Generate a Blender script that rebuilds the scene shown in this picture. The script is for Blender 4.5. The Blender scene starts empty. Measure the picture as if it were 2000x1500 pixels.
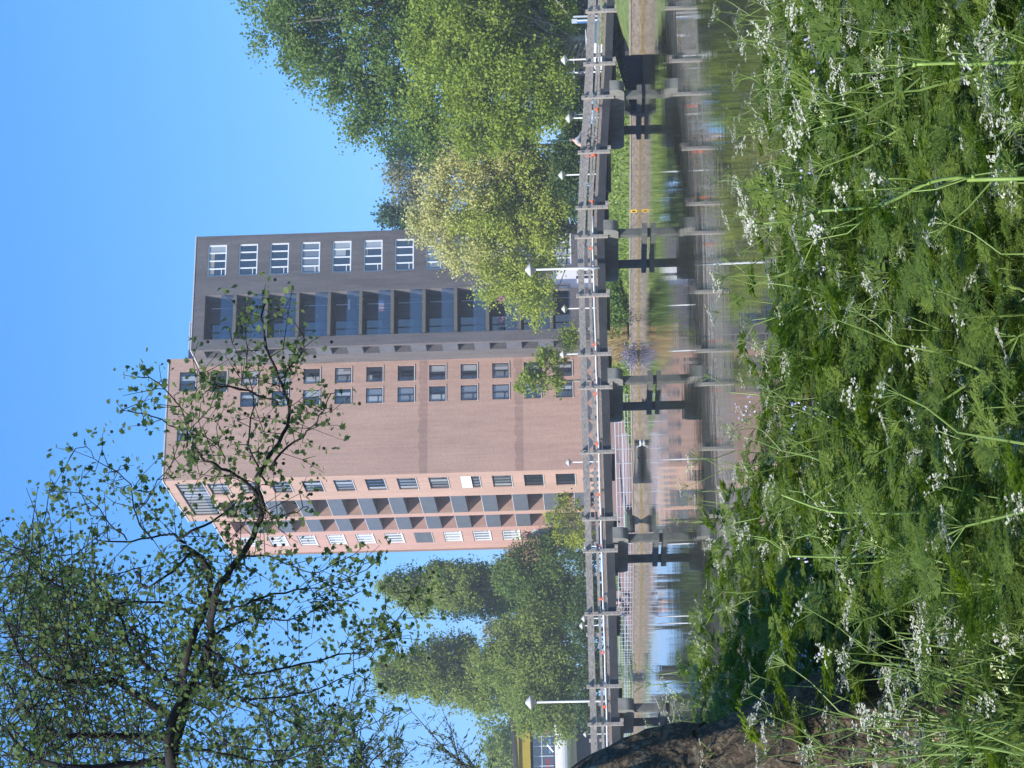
import bpy, bmesh, math, random
import numpy as np
from mathutils import Vector, Matrix
R = math.radians
random.seed(7); rng = np.random.default_rng(7)
SC = bpy.context.scene; COL = SC.collection

# ------------------------------------------------------------------ camera (portrait photo stored lying on its side)
FPX, EYE, ROLL, PITCH = 4000.0, 2.8, 0.030, math.atan(170/4000.0)
_c, _s = math.cos(PITCH), math.sin(PITCH)
FWD = Vector((0, _c, _s)); RGT = Vector((1, 0, 0)); DWN = Vector((0, _s, -_c))
IMU = math.cos(ROLL)*RGT + math.sin(ROLL)*DWN
IMV = math.cos(ROLL)*DWN - math.sin(ROLL)*RGT
EYEP = Vector((0, 0, EYE))
cd = bpy.data.cameras.new('camera'); cam = bpy.data.objects.new('camera', cd); COL.objects.link(cam)
cd.sensor_width = 36; cd.lens = 72; cd.clip_end = 6000; cd.clip_start = 0.05
m3 = Matrix((IMV, IMU, -FWD)).transposed()
cam.matrix_world = Matrix.Translation(EYEP) @ m3.to_4x4()
SC.camera = cam
def at(px, py, Y):
    """world point seen at photo position (px, py) at distance Y"""
    d = FWD + IMU*((1500-py-750)/FPX) + IMV*((px-1000)/FPX)
    return EYEP + d*(Y/d.y)
# ------------------------------------------------------------------ sky, sun, exposure
SUNV = Vector((-0.65, -0.76, 0.0)).normalized(); SUN_EL = R(41)
W = bpy.data.worlds.new('World'); SC.world = W; W.use_nodes = True
nt = W.node_tree; bg = nt.nodes['Background']; sky = nt.nodes.new('ShaderNodeTexSky')
sky.sky_type = 'NISHITA'; sky.sun_disc = False; sky.sun_elevation = SUN_EL
sky.sun_rotation = math.atan2(SUNV.x, SUNV.y); sky.altitude = 500; sky.air_density = 1.0; sky.dust_density = 0.1; sky.ozone_density = 3.0
tcs = nt.nodes.new('ShaderNodeTexCoord'); va = nt.nodes.new('ShaderNodeVectorMath'); va.operation = 'MULTIPLY_ADD'
va.inputs[1].default_value = (1, 1, .85); va.inputs[2].default_value = (0, 0, .15)
vn = nt.nodes.new('ShaderNodeVectorMath'); vn.operation = 'NORMALIZE'
nt.links.new(tcs.outputs['Generated'], va.inputs[0]); nt.links.new(va.outputs[0], vn.inputs[0]); nt.links.new(vn.outputs[0], sky.inputs[0])
hsv = nt.nodes.new('ShaderNodeHueSaturation'); hsv.inputs['Saturation'].default_value = 1.31; hsv.inputs['Hue'].default_value = .503
nt.links.new(sky.outputs[0], hsv.inputs['Color']); nt.links.new(hsv.outputs[0], bg.inputs[0]); bg.inputs[1].default_value = 0.15
sd = bpy.data.lights.new('sun', 'SUN'); sd.energy = 4.4; sd.angle = R(0.5); sd.color = (1, 0.955, 0.89)
so = bpy.data.objects.new('sun', sd); COL.objects.link(so)
sv = Vector((SUNV.x*math.cos(SUN_EL), SUNV.y*math.cos(SUN_EL), math.sin(SUN_EL)))
so.rotation_euler = sv.to_track_quat('Z', 'Y').to_euler()
SC.view_settings.view_transform = 'Standard'; SC.view_settings.look = 'None'
SC.view_settings.exposure = 0.82; SC.view_settings.gamma = 1

# ------------------------------------------------------------------ helpers
def link_obj(name, me, mat=None, parent=None):
    o = bpy.data.objects.new(name, me); COL.objects.link(o)
    if mat: me.materials.append(mat)
    if parent: o.parent = parent
    return o
def tag(o, label=None, cat=None, group=None, kind=None):
    if label: o['label'] = label
    if cat: o['category'] = cat
    if group: o['group'] = group
    if kind: o['kind'] = kind
    return o
def thing(name, loc, label, cat, group=None, rz=0):
    o = bpy.data.objects.new(name, None); COL.objects.link(o); o.location = loc; o.rotation_euler = (0, 0, rz)
    o.empty_display_size = 0.3
    return tag(o, label, cat, group)
def copy_tree(o, parent=None):
    c = o.copy(); COL.objects.link(c); c.parent = parent
    for ch in list(o.children): copy_tree(ch, c)
    return c
class MB:
    def __init__(s): s.v = []; s.f = []
    def add(s, vs, fs):
        n = len(s.v); s.v += [tuple(p) for p in vs]; s.f += [tuple(i+n for i in f) for f in fs]; return s
    def quad(s, a, b, c, d): return s.add([a, b, c, d], [(0, 1, 2, 3)])
    def box(s, x0, x1, y0, y1, z0, z1):
        return s.add([(x0,y0,z0),(x1,y0,z0),(x1,y1,z0),(x0,y1,z0),(x0,y0,z1),(x1,y0,z1),(x1,y1,z1),(x0,y1,z1)],
                     [(0,3,2,1),(4,5,6,7),(0,1,5,4),(1,2,6,5),(2,3,7,6),(3,0,4,7)])
    def beam(s, p, q, w, h, up=(0,0,1)):
        p, q = Vector(p), Vector(q); d = (q-p).normalized(); u = Vector(up)
        r = d.cross(u).normalized(); u = r.cross(d)
        vs = []
        for e in (p, q):
            for a, b in ((-1,-1),(1,-1),(1,1),(-1,1)): vs.append(e + r*(a*w/2) + u*(b*h/2))
        return s.add(vs, [(0,1,2,3),(7,6,5,4),(0,4,5,1),(1,5,6,2),(2,6,7,3),(3,7,4,0)])
    def tube(s, pts, rad, n=6, cap=True):
        pts = [Vector(p) for p in pts]
        if not hasattr(rad, '__len__'): rad = [rad]*len(pts)
        vs = []; fs = []; ref = None
        for i, p in enumerate(pts):
            d = (pts[min(i+1, len(pts)-1)] - pts[max(i-1, 0)]).normalized()
            if ref is None: ref = Vector((0,0,1)) if abs(d.z) < .9 else Vector((1,0,0))
            a = d.cross(ref).normalized(); b = d.cross(a); ref = b.cross(d) if False else ref
            for k in range(n):
                t = 2*math.pi*k/n; vs.append(p + (a*math.cos(t) + b*math.sin(t))*rad[i])
        for i in range(len(pts)-1):
            for k in range(n): fs.append((i*n+k, i*n+(k+1)%n, (i+1)*n+(k+1)%n, (i+1)*n+k))
        if cap: fs.append(tuple(range(n-1,-1,-1))); fs.append(tuple((len(pts)-1)*n+k for k in range(n)))
        return s.add(vs, fs)
    def lathe(s, prof, n=16, o=(0,0,0)):
        vs = []; fs = []
        for r, z in prof:
            for k in range(n):
                t = 2*math.pi*k/n; vs.append((o[0]+r*math.cos(t), o[1]+r*math.sin(t), o[2]+z))
        for i in range(len(prof)-1):
            for k in range(n): fs.append((i*n+k, i*n+(k+1)%n, (i+1)*n+(k+1)%n, (i+1)*n+k))
        return s.add(vs, fs)
    def ball(s, c, r, n=10, sq=(1,1,1)):
        prof = [(r*math.sin(math.pi*i/6), -r*math.cos(math.pi*i/6)) for i in range(7)]
        m = MB().lathe(prof, n); return s.add([(c[0]+x*sq[0], c[1]+y*sq[1], c[2]+z*sq[2]) for x, y, z in m.v], m.f)
    def build(s, name, mat, parent=None, smooth=False, bevel=0):
        me = bpy.data.meshes.new(name); me.from_pydata(s.v, [], s.f); me.update()
        if smooth: me.polygons.foreach_set('use_smooth', [True]*len(me.polygons))
        o = link_obj(name, me, mat, parent)
        if bevel:
            b = o.modifiers.new('b', 'BEVEL'); b.width = bevel; b.segments = 2; b.limit_method = 'ANGLE'
        return o
def scatter(name, tv, tf, pos, rot, sc, mat, parent=None, mats=None):
    """many copies of a small template (all faces the same length) as one mesh"""
    tv = np.asarray(tv, float); tf = np.asarray(tf, int); N = len(pos); k = len(tv); L = tf.shape[1]
    V = np.einsum('nij,nkj->nki', rot, tv[None]*np.asarray(sc).reshape(N, 1, -1)) + np.asarray(pos)[:, None, :]
    Fs = (tf[None] + (np.arange(N)*k)[:, None, None]).reshape(-1, L)
    return raw_mesh(name, V.reshape(-1, 3), Fs, mat, parent)
def raw_mesh(name, V, Fs, mat, parent=None):
    me = bpy.data.meshes.new(name); L = Fs.shape[1]
    me.vertices.add(len(V)); me.vertices.foreach_set('co', V.astype('f').ravel())
    me.loops.add(Fs.size); me.loops.foreach_set('vertex_index', Fs.astype('i').ravel())
    me.polygons.add(len(Fs)); me.polygons.foreach_set('loop_start', (np.arange(len(Fs))*L).astype('i'))
    try: me.polygons.foreach_set('loop_total', np.full(len(Fs), L, 'i'))
    except Exception: pass
    me.update(calc_edges=True); me.validate()
    return link_obj(name, me, mat, parent)
def nrm(a): return a/np.maximum(np.linalg.norm(a, axis=-1, keepdims=True), 1e-9)
def frames(N, bias=(0,0,0), bw=0.0, nv=None):
    """random orientations whose local Z leans to bias"""
    z = nrm(rng.normal(size=(N, 3))) + (np.asarray(bias)[None]*bw if nv is None else nv*bw)
    z = nrm(z); t = nrm(rng.normal(size=(N, 3))); x = nrm(np.cross(t, z)); y = np.cross(z, x)
    return np.stack([x, y, z], axis=2)
# ------------------------------------------------------------------ materials
def mat(name, col, rough=0.8, var=0.25, scale=3.0, bump=0.0, spec=0.3, metal=0.0, stretch=(1,1,1), col2=None, island=False, coord='Object'):
    m = bpy.data.materials.new(name); m.use_nodes = True; t = m.node_tree; N = t.nodes; L = t.links
    b = N['Principled BSDF']; b.inputs['Roughness'].default_value = rough; b.inputs['Metallic'].default_value = metal
    b.inputs['Specular IOR Level'].default_value = spec
    tc = N.new('ShaderNodeTexCoord'); mp = N.new('ShaderNodeMapping'); mp.inputs['Scale'].default_value = stretch
    L.new(tc.outputs[coord], mp.inputs[0])
    nz = N.new('ShaderNodeTexNoise'); nz.inputs['Scale'].default_value = scale; nz.inputs['Detail'].default_value = 6; nz.inputs['Roughness'].default_value = .65
    L.new(mp.outputs[0], nz.inputs['Vector'])
    cr = N.new('ShaderNodeValToRGB'); cr.color_ramp.elements[0].position = .3; cr.color_ramp.elements[1].position = .7
    a = [max(0, c*(1-var)) for c in col]; c2 = col2 or [min(1, c*(1+var)) for c in col]
    cr.color_ramp.elements[0].color = (*a, 1); cr.color_ramp.elements[1].color = (*c2, 1)
    L.new(nz.outputs[0], cr.inputs[0])
    if island:
        g = N.new('ShaderNodeNewGeometry'); L.new(g.outputs['Random Per Island'], cr.inputs[0])
    L.new(cr.outputs[0], b.inputs['Base Color'])
    if bump:
        bp = N.new('ShaderNodeBump'); bp.inputs['Strength'].default_value = bump; bp.inputs['Distance'].default_value = .02
        L.new(nz.outputs[0], bp.inputs['Height']); L.new(bp.outputs[0], b.inputs['Normal'])
    return m
def leafmat(name, c1, c2, trans=0.35, rough=0.55):
    """leaves: colour differs from leaf to leaf, some light passes through"""
    m = bpy.data.materials.new(name); m.use_nodes = True; t = m.node_tree; N = t.nodes; L = t.links
    b = N['Principled BSDF']; b.inputs['Roughness'].default_value = rough; b.inputs['Specular IOR Level'].default_value = .25
    g = N.new('ShaderNodeNewGeometry'); cr = N.new('ShaderNodeValToRGB')
    cr.color_ramp.elements[0].color = (*c1, 1); cr.color_ramp.elements[1].color = (*c2, 1)
    L.new(g.outputs['Random Per Island'], cr.inputs[0]); L.new(cr.outputs[0], b.inputs['Base Color'])
    tr = N.new('ShaderNodeBsdfTranslucent'); hs = N.new('ShaderNodeHueSaturation'); hs.inputs['Value'].default_value = 1.5; hs.inputs['Saturation'].default_value = 1.15
    L.new(cr.outputs[0], hs.inputs['Color']); L.new(hs.outputs[0], tr.inputs[0])
    mx = N.new('ShaderNodeMixShader'); mx.inputs[0].default_value = trans
    L.new(b.outputs[0], mx.inputs[1]); L.new(tr.outputs[0], mx.inputs[2]); L.new(mx.outputs[0], N['Material Output'].inputs[0])
    return m
def glassmat(name, col, rough=0.04):
    m = bpy.data.materials.new(name); m.use_nodes = True; b = m.node_tree.nodes['Principled BSDF']
    b.inputs['Base Color'].default_value = (*col, 1); b.inputs['Roughness'].default_value = rough; b.inputs['Specular IOR Level'].default_value = .9
    b.inputs['IOR'].default_value = 1.7
    return m
def brick(name, c1, c2, cm, sx, scale=1.0, stain=0.25, big=0.12):
    """small bricks with courses, plus broad weathering; works on walls facing local x or y"""
    m = bpy.data.materials.new(name); m.use_nodes = True; t = m.node_tree; N = t.nodes; L = t.links
    b = N['Principled BSDF']; b.inputs['Roughness'].default_value = .85; b.inputs['Specular IOR Level'].default_value = .2
    tc = N.new('ShaderNodeTexCoord'); sp = N.new('ShaderNodeSeparateXYZ'); L.new(tc.outputs['Object'], sp.inputs[0])
    ad = N.new('ShaderNodeMath'); L.new(sp.outputs[0], ad.inputs[0]); L.new(sp.outputs[1], ad.inputs[1])
    cb = N.new('ShaderNodeCombineXYZ'); L.new(ad.outputs[0], cb.inputs[0]); L.new(sp.outputs[2], cb.inputs[1])
    br = N.new('ShaderNodeTexBrick'); br.inputs['Scale'].default_value = scale; br.inputs['Brick Width'].default_value = .22; br.inputs['Row Height'].default_value = .065
    br.inputs['Mortar Size'].default_value = .006; br.inputs['Color1'].default_value = (*c1,1); br.inputs['Color2'].default_value = (*c2,1); br.inputs['Mortar'].default_value = (*cm,1)
    L.new(cb.outputs[0], br.inputs['Vector'])
    n1 = N.new('ShaderNodeTexNoise'); n1.inputs['Scale'].default_value = .35; n1.inputs['Detail'].default_value = 8; n1.inputs['Roughness'].default_value = .7
    mp = N.new('ShaderNodeMapping'); mp.inputs['Scale'].default_value = (1.6, 1.6, .22); L.new(tc.outputs['Object'], mp.inputs[0]); L.new(mp.outputs[0], n1.inputs['Vector'])
    n2 = N.new('ShaderNodeTexNoise'); n2.inputs['Scale'].default_value = 2.2; n2.inputs['Detail'].default_value = 6; n2.inputs['Roughness'].default_value = .75
    mp2 = N.new('ShaderNodeMapping'); mp2.inputs['Scale'].default_value = (1.4, 1.4, .10); L.new(tc.outputs['Object'], mp2.inputs[0]); L.new(mp2.outputs[0], n2.inputs['Vector'])
    av = N.new('ShaderNodeMath'); av.operation = 'MULTIPLY_ADD'; av.inputs[1].default_value = .55; L.new(n2.outputs[0], av.inputs[0])
    sc_ = N.new('ShaderNodeMath'); sc_.operation = 'MULTIPLY'; sc_.inputs[1].default_value = .45; L.new(n1.outputs[0], sc_.inputs[0]); L.new(sc_.outputs[0], av.inputs[2])
    mr = N.new('ShaderNodeMapRange'); mr.inputs['From Min'].default_value = .33; mr.inputs['From Max'].default_value = .67
    mr.inputs['To Min'].default_value = 1-stain; mr.inputs['To Max'].default_value = 1+stain*.6
    L.new(av.outputs[0], mr.inputs[0])
    mx = N.new('ShaderNodeMix'); mx.data_type = 'RGBA'; mx.blend_type = 'MULTIPLY'; mx.inputs[0].default_value = 1
    L.new(br.outputs[0], mx.inputs[6]); L.new(mr.outputs[0], mx.inputs[7]); L.new(mx.outputs[2], b.inputs['Base Color'])
    return m
M = {}
M['brown'] = brick('brown_brick', (.53,.335,.25), (.46,.28,.20), (.44,.34,.275), 0, stain=.26)
M['pink'] = brick('pink_brick', (.54,.315,.25), (.49,.275,.215), (.46,.33,.28), 0, stain=.18)
M['black'] = brick('dark_brick', (.145,.133,.13), (.105,.096,.098), (.19,.18,.175), 0, stain=.4)
M['band'] = brick('stained_brick', (.42,.265,.20), (.35,.21,.16), (.35,.26,.21), 0, stain=.3)
M['greyp'] = mat('grey_panel', (.115,.125,.14), .5, .15, 1.5)
M['frame_d'] = mat('dark_frame', (.03,.032,.036), .4, .1)
M['frame_w'] = mat('white_frame', (.78,.79,.8), .45, .05)
M['sill'] = mat('pale_sill', (.62,.6,.57), .7, .1)
M['cap'] = mat('roof_cap', (.55,.56,.58), .5, .1)
M['conc'] = mat('concrete', (.215,.21,.18), .85, .25, 2.0, .3)
M['concd'] = mat('stained_concrete', (.11,.112,.095), .85, .4, 2.5, .3)
M['glass'] = glassmat('window_glass', (.018,.024,.032))
M['glass2'] = glassmat('curtained_glass', (.16,.175,.19), .08)
M['glass3'] = glassmat('blind_glass', (.34,.35,.35), .15)
M['white'] = mat('white_paint', (.8,.8,.78), .5, .04)
M['wood'] = mat('weathered_wood', (.30,.27,.235), .85, .5, 3, .4, stretch=(.5,6,6))
M['wood2'] = mat('brown_wood', (.30,.23,.18), .85, .35, 4, .4, stretch=(.5,6,6))
M['steel'] = mat('dark_steel', (.05,.05,.048), .6, .3, 1.5)
M['galv'] = mat('galvanised', (.55,.57,.6), .4, .1, metal=.3)
M['orange'] = mat('orange_paint', (.75,.13,.04), .5, .08)
M['bolt'] = mat('black_bolt', (.02,.02,.02), .5, .1)

# ------------------------------------------------------------------ water, ground, quays
def water():
    m = bpy.data.materials.new('canal_water'); m.use_nodes = True; t = m.node_tree; N = t.nodes; L = t.links
    b = N['Principled BSDF']; b.inputs['Base Color'].default_value = (.045,.046,.018,1); b.inputs['Roughness'].default_value = .018; b.inputs['IOR'].default_value = 1.33
    b.inputs['Specular IOR Level'].default_value = .5
    tc = N.new('ShaderNodeTexCoord'); hs = []
    for sc, st, w in ((1.0,(.55,1.0,1),.5),(2.6,(.5,1.2,1),.3),(.22,(.6,1,1),1.0)):
        mp = N.new('ShaderNodeMapping'); mp.inputs['Scale'].default_value = st; L.new(tc.outputs['Object'], mp.inputs[0])
        n = N.new('ShaderNodeTexNoise'); n.inputs['Scale'].default_value = sc; n.inputs['Detail'].default_value = 2.5; L.new(mp.outputs[0], n.inputs['Vector'])
        mu = N.new('ShaderNodeMath'); mu.operation = 'MULTIPLY'; mu.inputs[1].default_value = w; L.new(n.outputs[0], mu.inputs[0]); hs.append(mu)
    # calm and ruffled patches
    pn = N.new('ShaderNodeTexNoise'); pn.inputs['Scale'].default_value = .05; pn.inputs['Detail'].default_value = 2
    pm = N.new('ShaderNodeMapping'); pm.inputs['Scale'].default_value = (.5, 1.6, 1); L.new(tc.outputs['Object'], pm.inputs[0]); L.new(pm.outputs[0], pn.inputs['Vector'])
    pr = N.new('ShaderNodeMapRange'); pr.inputs['From Min'].default_value = .42; pr.inputs['From Max'].default_value = .68; pr.inputs['To Min'].default_value = .25; pr.inputs['To Max'].default_value = 1
    L.new(pn.outputs[0], pr.inputs[0])
    a1 = N.new('ShaderNodeMath'); L.new(hs[0].outputs[0], a1.inputs[0]); L.new(hs[1].outputs[0], a1.inputs[1])
    a3 = N.new('ShaderNodeMath'); a3.operation = 'MULTIPLY'; L.new(a1.outputs[0], a3.inputs[0]); L.new(pr.outputs[0], a3.inputs[1])
    a2 = N.new('ShaderNodeMath'); L.new(a3.outputs[0], a2.inputs[0]); L.new(hs[2].outputs[0], a2.inputs[1])
    bp = N.new('ShaderNodeBump'); bp.inputs['Strength'].default_value = 1; bp.inputs['Distance'].default_value = .0085
    L.new(a2.outputs[0], bp.inputs['Height']); L.new(bp.outputs[0], b.inputs['Normal'])
    return m
M['water'] = water()
tag(MB().quad((-300,-60,0),(300,-60,0),(300,500,0),(-300,500,0)).build('water', M['water']), kind='structure')
M['mud'] = mat('mud', (.05,.042,.03), .9, .3)
tag(MB().quad((-1500,-1500,-1.2),(1500,-1500,-1.2),(1500,1500,-1.2),(-1500,1500,-1.2)).build('ground', M['mud']), kind='structure')
M['turf'] = mat('turf', (.10,.16,.035), .95, .4, 2.2, .5, col2=(.19,.24,.07))
M['soil'] = mat('bank_soil', (.045,.055,.02), .95, .4, 3, .5)
M['paving'] = brick('clinker_paving', (.30,.19,.16), (.24,.15,.13), (.2,.15,.12), 0, stain=.2)
M['quay'] = mat('quay_wall', (.21,.17,.13), .9, .5, 2.5, .5, stretch=(1,1,3))
M['quaycap'] = mat('quay_cap', (.29,.25,.20), .9, .25, 2)
LAND = Vector((.78, .62, 0)).normalized()
def land(name, line, prof, m, wallz, wm=None):
    """quay wall under a bank that rises away from the water"""
    mb = MB(); rows = [[Vector((x, y, z)) + LAND*d for x, y in line] for d, z in prof]; n = len(line)
    mb.v = [tuple(p) for r in rows for p in r]
    mb.f = [(i*n+k, i*n+k+1, (i+1)*n+k+1, (i+1)*n+k) for i in range(len(rows)-1) for k in range(n-1)]
    mb.f = [f[::-1] for f in mb.f]
    o = mb.build(name, m, smooth=True); tag(o, kind='structure'); return o
def quay(name, label, line, top, cap=True):
    w = MB(); c = MB(); st = MB()
    for (x0,y0),(x1,y1) in zip(line[:-1], line[1:]):
        d = Vector((x1-x0, y1-y0, 0)).normalized(); nn = Vector((d.y, -d.x, 0))
        if nn.dot(LAND) < 0: nn = -nn
        p, q = Vector((x0,y0,0))+nn*.15, Vector((x1,y1,0))+nn*.15
        w.beam(p + Vector((0,0,top/2-.55)), q + Vector((0,0,top/2-.55)), .3, top+.9)
        c.beam(p + Vector((0,0,top-.03)) , q + Vector((0,0,top-.03)), .36, .08)
        st.beam(p - nn*.155 + Vector((0,0,.03)), q - nn*.155 + Vector((0,0,.03)), .012, .1)
    r = thing(name, (0,0,0), label, 'quay wall'); w.build('wall', M['quay'], r); c.build('coping', M['quaycap'], r)
    st.build('waterline_stain', M['stain'], r); return r
M['stain'] = mat('algae_stain', (.20,.145,.06), .8, .3, 3)
Q2 = [(15.0,115.5),(12.5,121.4),(8.0,132.1),(3.6,140.9),(-1.0,145.0),(-5.1,147.8)]
QL = [(-5.1,147.8),(-9.8,150.0),(-14.0,155.5),(-18.5,165),(-23.4,176)]
QL2 = [(-23.0,177.5),(-26,184),(-40,214),(-70,280),(-160,470)]
Q1 = [(60,44),(24,95),(19.4,103.2),(17.2,108.4)]
quay('quay_wall', 'brown timber and brick quay wall under the grass slope right of the tan dry grass', Q2, .60)
quay('quay_wall', 'brick quay wall with pale coping below the metal railing in front of the brown tower', QL, .64)
quay('quay_wall', 'dark recessed quay edge at the far left beyond the railing', QL2, .55)
quay('quay_wall', 'pale brown sheet quay wall at the right end of the footbridge', Q1, .68)
prof = [(.2,.62),(1.5,.85),(5,1.3),(11,1.75),(20,1.95),(60,2.0),(400,2.0),(1000,2.0)]
land('lawn', [(15.3,115.0)]+Q2[1:], [(.2,.57),(2.5,1.02),(7,1.75),(12,2.0),(25,2.0),(60,2.0),(400,2.0),(1000,2.0)], M['turf'], .8)
land('paving', QL, [(d, z) for d, z in prof[:5]]+[(45,2.0)], M['paving'], .8)
land('far_ground', QL, [(44,1.99),(400,2.0),(1000,2.0)], M['turf'], .8)
land('far_lawn', QL2, [(.2,.53),(3,.9),(10,1.8),(40,1.98),(400,2.0),(1000,2.0)], M['turf'], .8)
land('side_lawn', Q1, [(.2,.65),(3,1.3),(9,1.95),(30,2.0),(400,2.0),(1000,2.0)], M['turf'], .9)
# inlet walls between the two right-hand quays
iw = MB().beam((17.3,108.5,.2),(30,118.5,.2),.3,1.4).beam((15.1,115.6,.2),(27,125,.2),.3,1.4)
tag(iw.build('inlet_wall', M['steel']), 'dark wall of the narrow side inlet at the right bank', 'wall')
tag(MB().quad((17.3,108.7,.02),(15.2,115.4,.02),(24,122.4,.02),(27,116.3,.02)).build('inlet_water', M['water']), kind='structure')

# near bank
def shore(x): return 10.9 + max(0, -x-.2)*1.05 if x > -30 else 40
def bank_z(x, y):
    s = shore(x); e = min(1, max(0, (s - y)/2.6)); e = e*e*(3-2*e)
    return -.5 + e*(1.72 + .16*max(0, min(1.4, -x-.1))) + .05*math.sin(x*2.1+y) + .04*math.sin(y*3.3-x*1.7)
mb = MB(); nx, ny = 90, 70
xs = [-30 + 45*i/(nx-1) for i in range(nx)]
for j in range(ny):
    for i in range(nx):
        x = xs[i]; y = -14 + (shore(x)+1.5+14)*j/(ny-1); mb.v.append((x, y, bank_z(x, y)))
mb.f = [(j*nx+i, j*nx+i+1, (j+1)*nx+i+1, (j+1)*nx+i) for j in range(ny-1) for i in range(nx-1)]
tag(mb.build('bank', M['soil'], smooth=True), kind='structure')

# ------------------------------------------------------------------ haze
hm = bpy.data.materials.new('haze'); hm.use_nodes = True; ht = hm.node_tree; ht.nodes.remove(ht.nodes['Principled BSDF'])
hv = ht.nodes.new('ShaderNodeVolumePrincipled'); hv.inputs['Color'].default_value = (.93,.96,1,1); hv.inputs['Density'].default_value = .00055; hv.inputs['Anisotropy'].default_value = .2
ht.links.new(hv.outputs[0], ht.nodes['Material Output'].inputs['Volume'])
tag(MB().box(-1600,1600,-1600,1600,-2.2,62).build('haze', hm), kind='stuff')
# ------------------------------------------------------------------ the two towers
TH = R(21.5); CORNER = (-7.825, 184.0, 0)
def wall_holes(mb, f, u0, u1, z0, z1, holes, depth):
    us = sorted({u0, u1, *[h[0] for h in holes], *[h[1] for h in holes]}); zs = sorted({z0, z1, *[h[2] for h in holes], *[h[3] for h in holes]})
    for a, b in zip(us[:-1], us[1:]):
        for c, d in zip(zs[:-1], zs[1:]):
            uc, zc = (a+b)/2, (c+d)/2
            if any(h[0] < uc < h[1] and h[2] < zc < h[3] for h in holes): continue
            mb.quad(f(a,c,0), f(b,c,0), f(b,d,0), f(a,d,0))
    for h in holes:
        a, b, c, d = h[:4]; dp = h[4] if len(h) > 4 else depth
        mb.quad(f(a,c,0), f(a,c,dp), f(a,d,dp), f(a,d,0)).quad(f(b,c,0), f(b,d,0), f(b,d,dp), f(b,c,dp))
        mb.quad(f(a,c,0), f(b,c,0), f(b,c,dp), f(a,c,dp)).quad(f(a,d,0), f(a,d,dp), f(b,d,dp), f(b,d,0))
def fbox(mb, f, u0, u1, z0, z1, d0, d1):
    p = [f(u,z,d) for d in (d0,d1) for u, z in ((u0,z0),(u1,z0),(u1,z1),(u0,z1))]
    mb.add(p, [(0,1,2,3),(7,6,5,4),(0,4,5,1),(1,5,6,2),(2,6,7,3),(3,7,4,0)])
rr = random.Random(3); M['curt'] = glassmat('curtain', (.30,.27,.22), .3)
def window(parent, f, u0, u1, z0, z1, fm, bars, d=.14, fw=.07, glass=None, sill=True, trans=None, cover=None, side=None):
    fr = MB(); e = .004
    u0 += e; u1 -= e; z0 += e; z1 -= e
    fbox(fr, f, u0, u1, z0, z0+fw, d-.04, d+.03); fbox(fr, f, u0, u1, z1-fw, z1, d-.04, d+.03)
    fbox(fr, f, u0, u0+fw, z0+fw, z1-fw, d-.04, d+.03); fbox(fr, f, u1-fw, u1, z0+fw, z1-fw, d-.04, d+.03)
    for b in bars:
        u = u0+(u1-u0)*b; fbox(fr, f, u-fw*.5, u+fw*.5, z0+fw, z1-fw, d-.035, d+.025)
    if trans:
        zz = z0+(z1-z0)*trans; us = [0]+list(bars)+[1]
        fbox(fr, f, u0+(u1-u0)*us[0]+fw, u0+(u1-u0)*us[1]-fw*.5, zz-.03, zz+.03, d-.03, d+.02)
    o = fr.build('window', fm, parent)
    pn = MB(); fbox(pn, f, u0+.02, u1-.02, z0+.02, z1-.02, d+.035, d+.05)
    pn.build('pane', glass or M['glass'], o)
    if sill:
        s = MB(); fbox(s, f, u0-.05, u1+.05, z0-.07, z0-.006, -.06, d-.05); s.build('sill', M['sill'], o)
    # curtains or blinds a little behind the glass are seen as paler panes
    if side:
        s = MB(); a, b = side; fbox(s, f, u0+(u1-u0)*a+.03, u0+(u1-u0)*b-.03, z0+fw, z1-fw, d+.012, d+.03); s.build('blind', M['glass3'], o)
    if rr.random() < .45:
        hb = rr.choice([.2,.35,.5,.7]); k_ = rr.choice([(0,1),(0,.5),(.5,1)])
        s = MB(); fbox(s, f, u0+(u1-u0)*k_[0]+.03, u0+(u1-u0)*k_[1]-.03, z1-(z1-z0)*hb, z1-fw, d+.031, d+.034); s.build('roller_blind', rr.choice([M['glass3'], M['glass2'], M['curt']]), o)
    if cover:
        s = MB(); fbox(s, f, u0+.02, u1-.02, z1-(z1-z0)*cover[0], z1-.02, d-.12, d-.09); s.build('screen', cover[1], o)
    return o
bt = thing('apartment_tower', CORNER, 'tall brown brick apartment tower with small square windows and grey balcony panels', 'apartment building', rz=TH)
fF = lambda u, z, d: (u, d, z)                # front wall, local y = 0
fL = lambda u, z, d: (d, u, z)                # left wall, local x = 0
rr = random.Random(3)
# front wall
hf = []
for i in range(11):
    z = 6.75+2.9*i
    hf += [(9.05,10.55,z-1.52,z), (6.95,8.45,z-1.52,z)]
hf += [(8.5,10.6,38.62-1.55,38.62), (8.65,10.6,41.46-1.5,41.46), (3.8,5.15,41.46-1.4,41.46)]
fw_ = MB(); wall_holes(fw_, fF, 0, 11.9, 0, 42.5, hf, .2)
fw_.quad((11.9,0,0),(11.9,24,0),(11.9,24,42.5),(11.9,0,42.5)).quad((0,12.1,42.5),(0,0,42.5),(11.9,0,42.5),(11.9,12.1,42.5))
fw_.quad((0,12.1,40.3),(11.9,12.1,40.3),(11.9,12.1,42.5),(0,12.1,42.5)).quad((0,24,0),(0,24,40.3),(11.9,24,40.3),(11.9,24,0))
near_h = [(1.15,4.42,6.98+2.89*i-1.74,6.98+2.89*i) for i in range(12)]
strip = (.95,10.45,39.1,41.66)
BAYZ = (3.6, 38.72)
bay1 = (6.65,11.6,*BAYZ,1.7); bay2 = (12.62,16.5,*BAYZ,1.7)
far_h = [(17.65,21.05,6.98+2.89*i-1.72,6.98+2.89*i) for i in range(12)]
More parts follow.
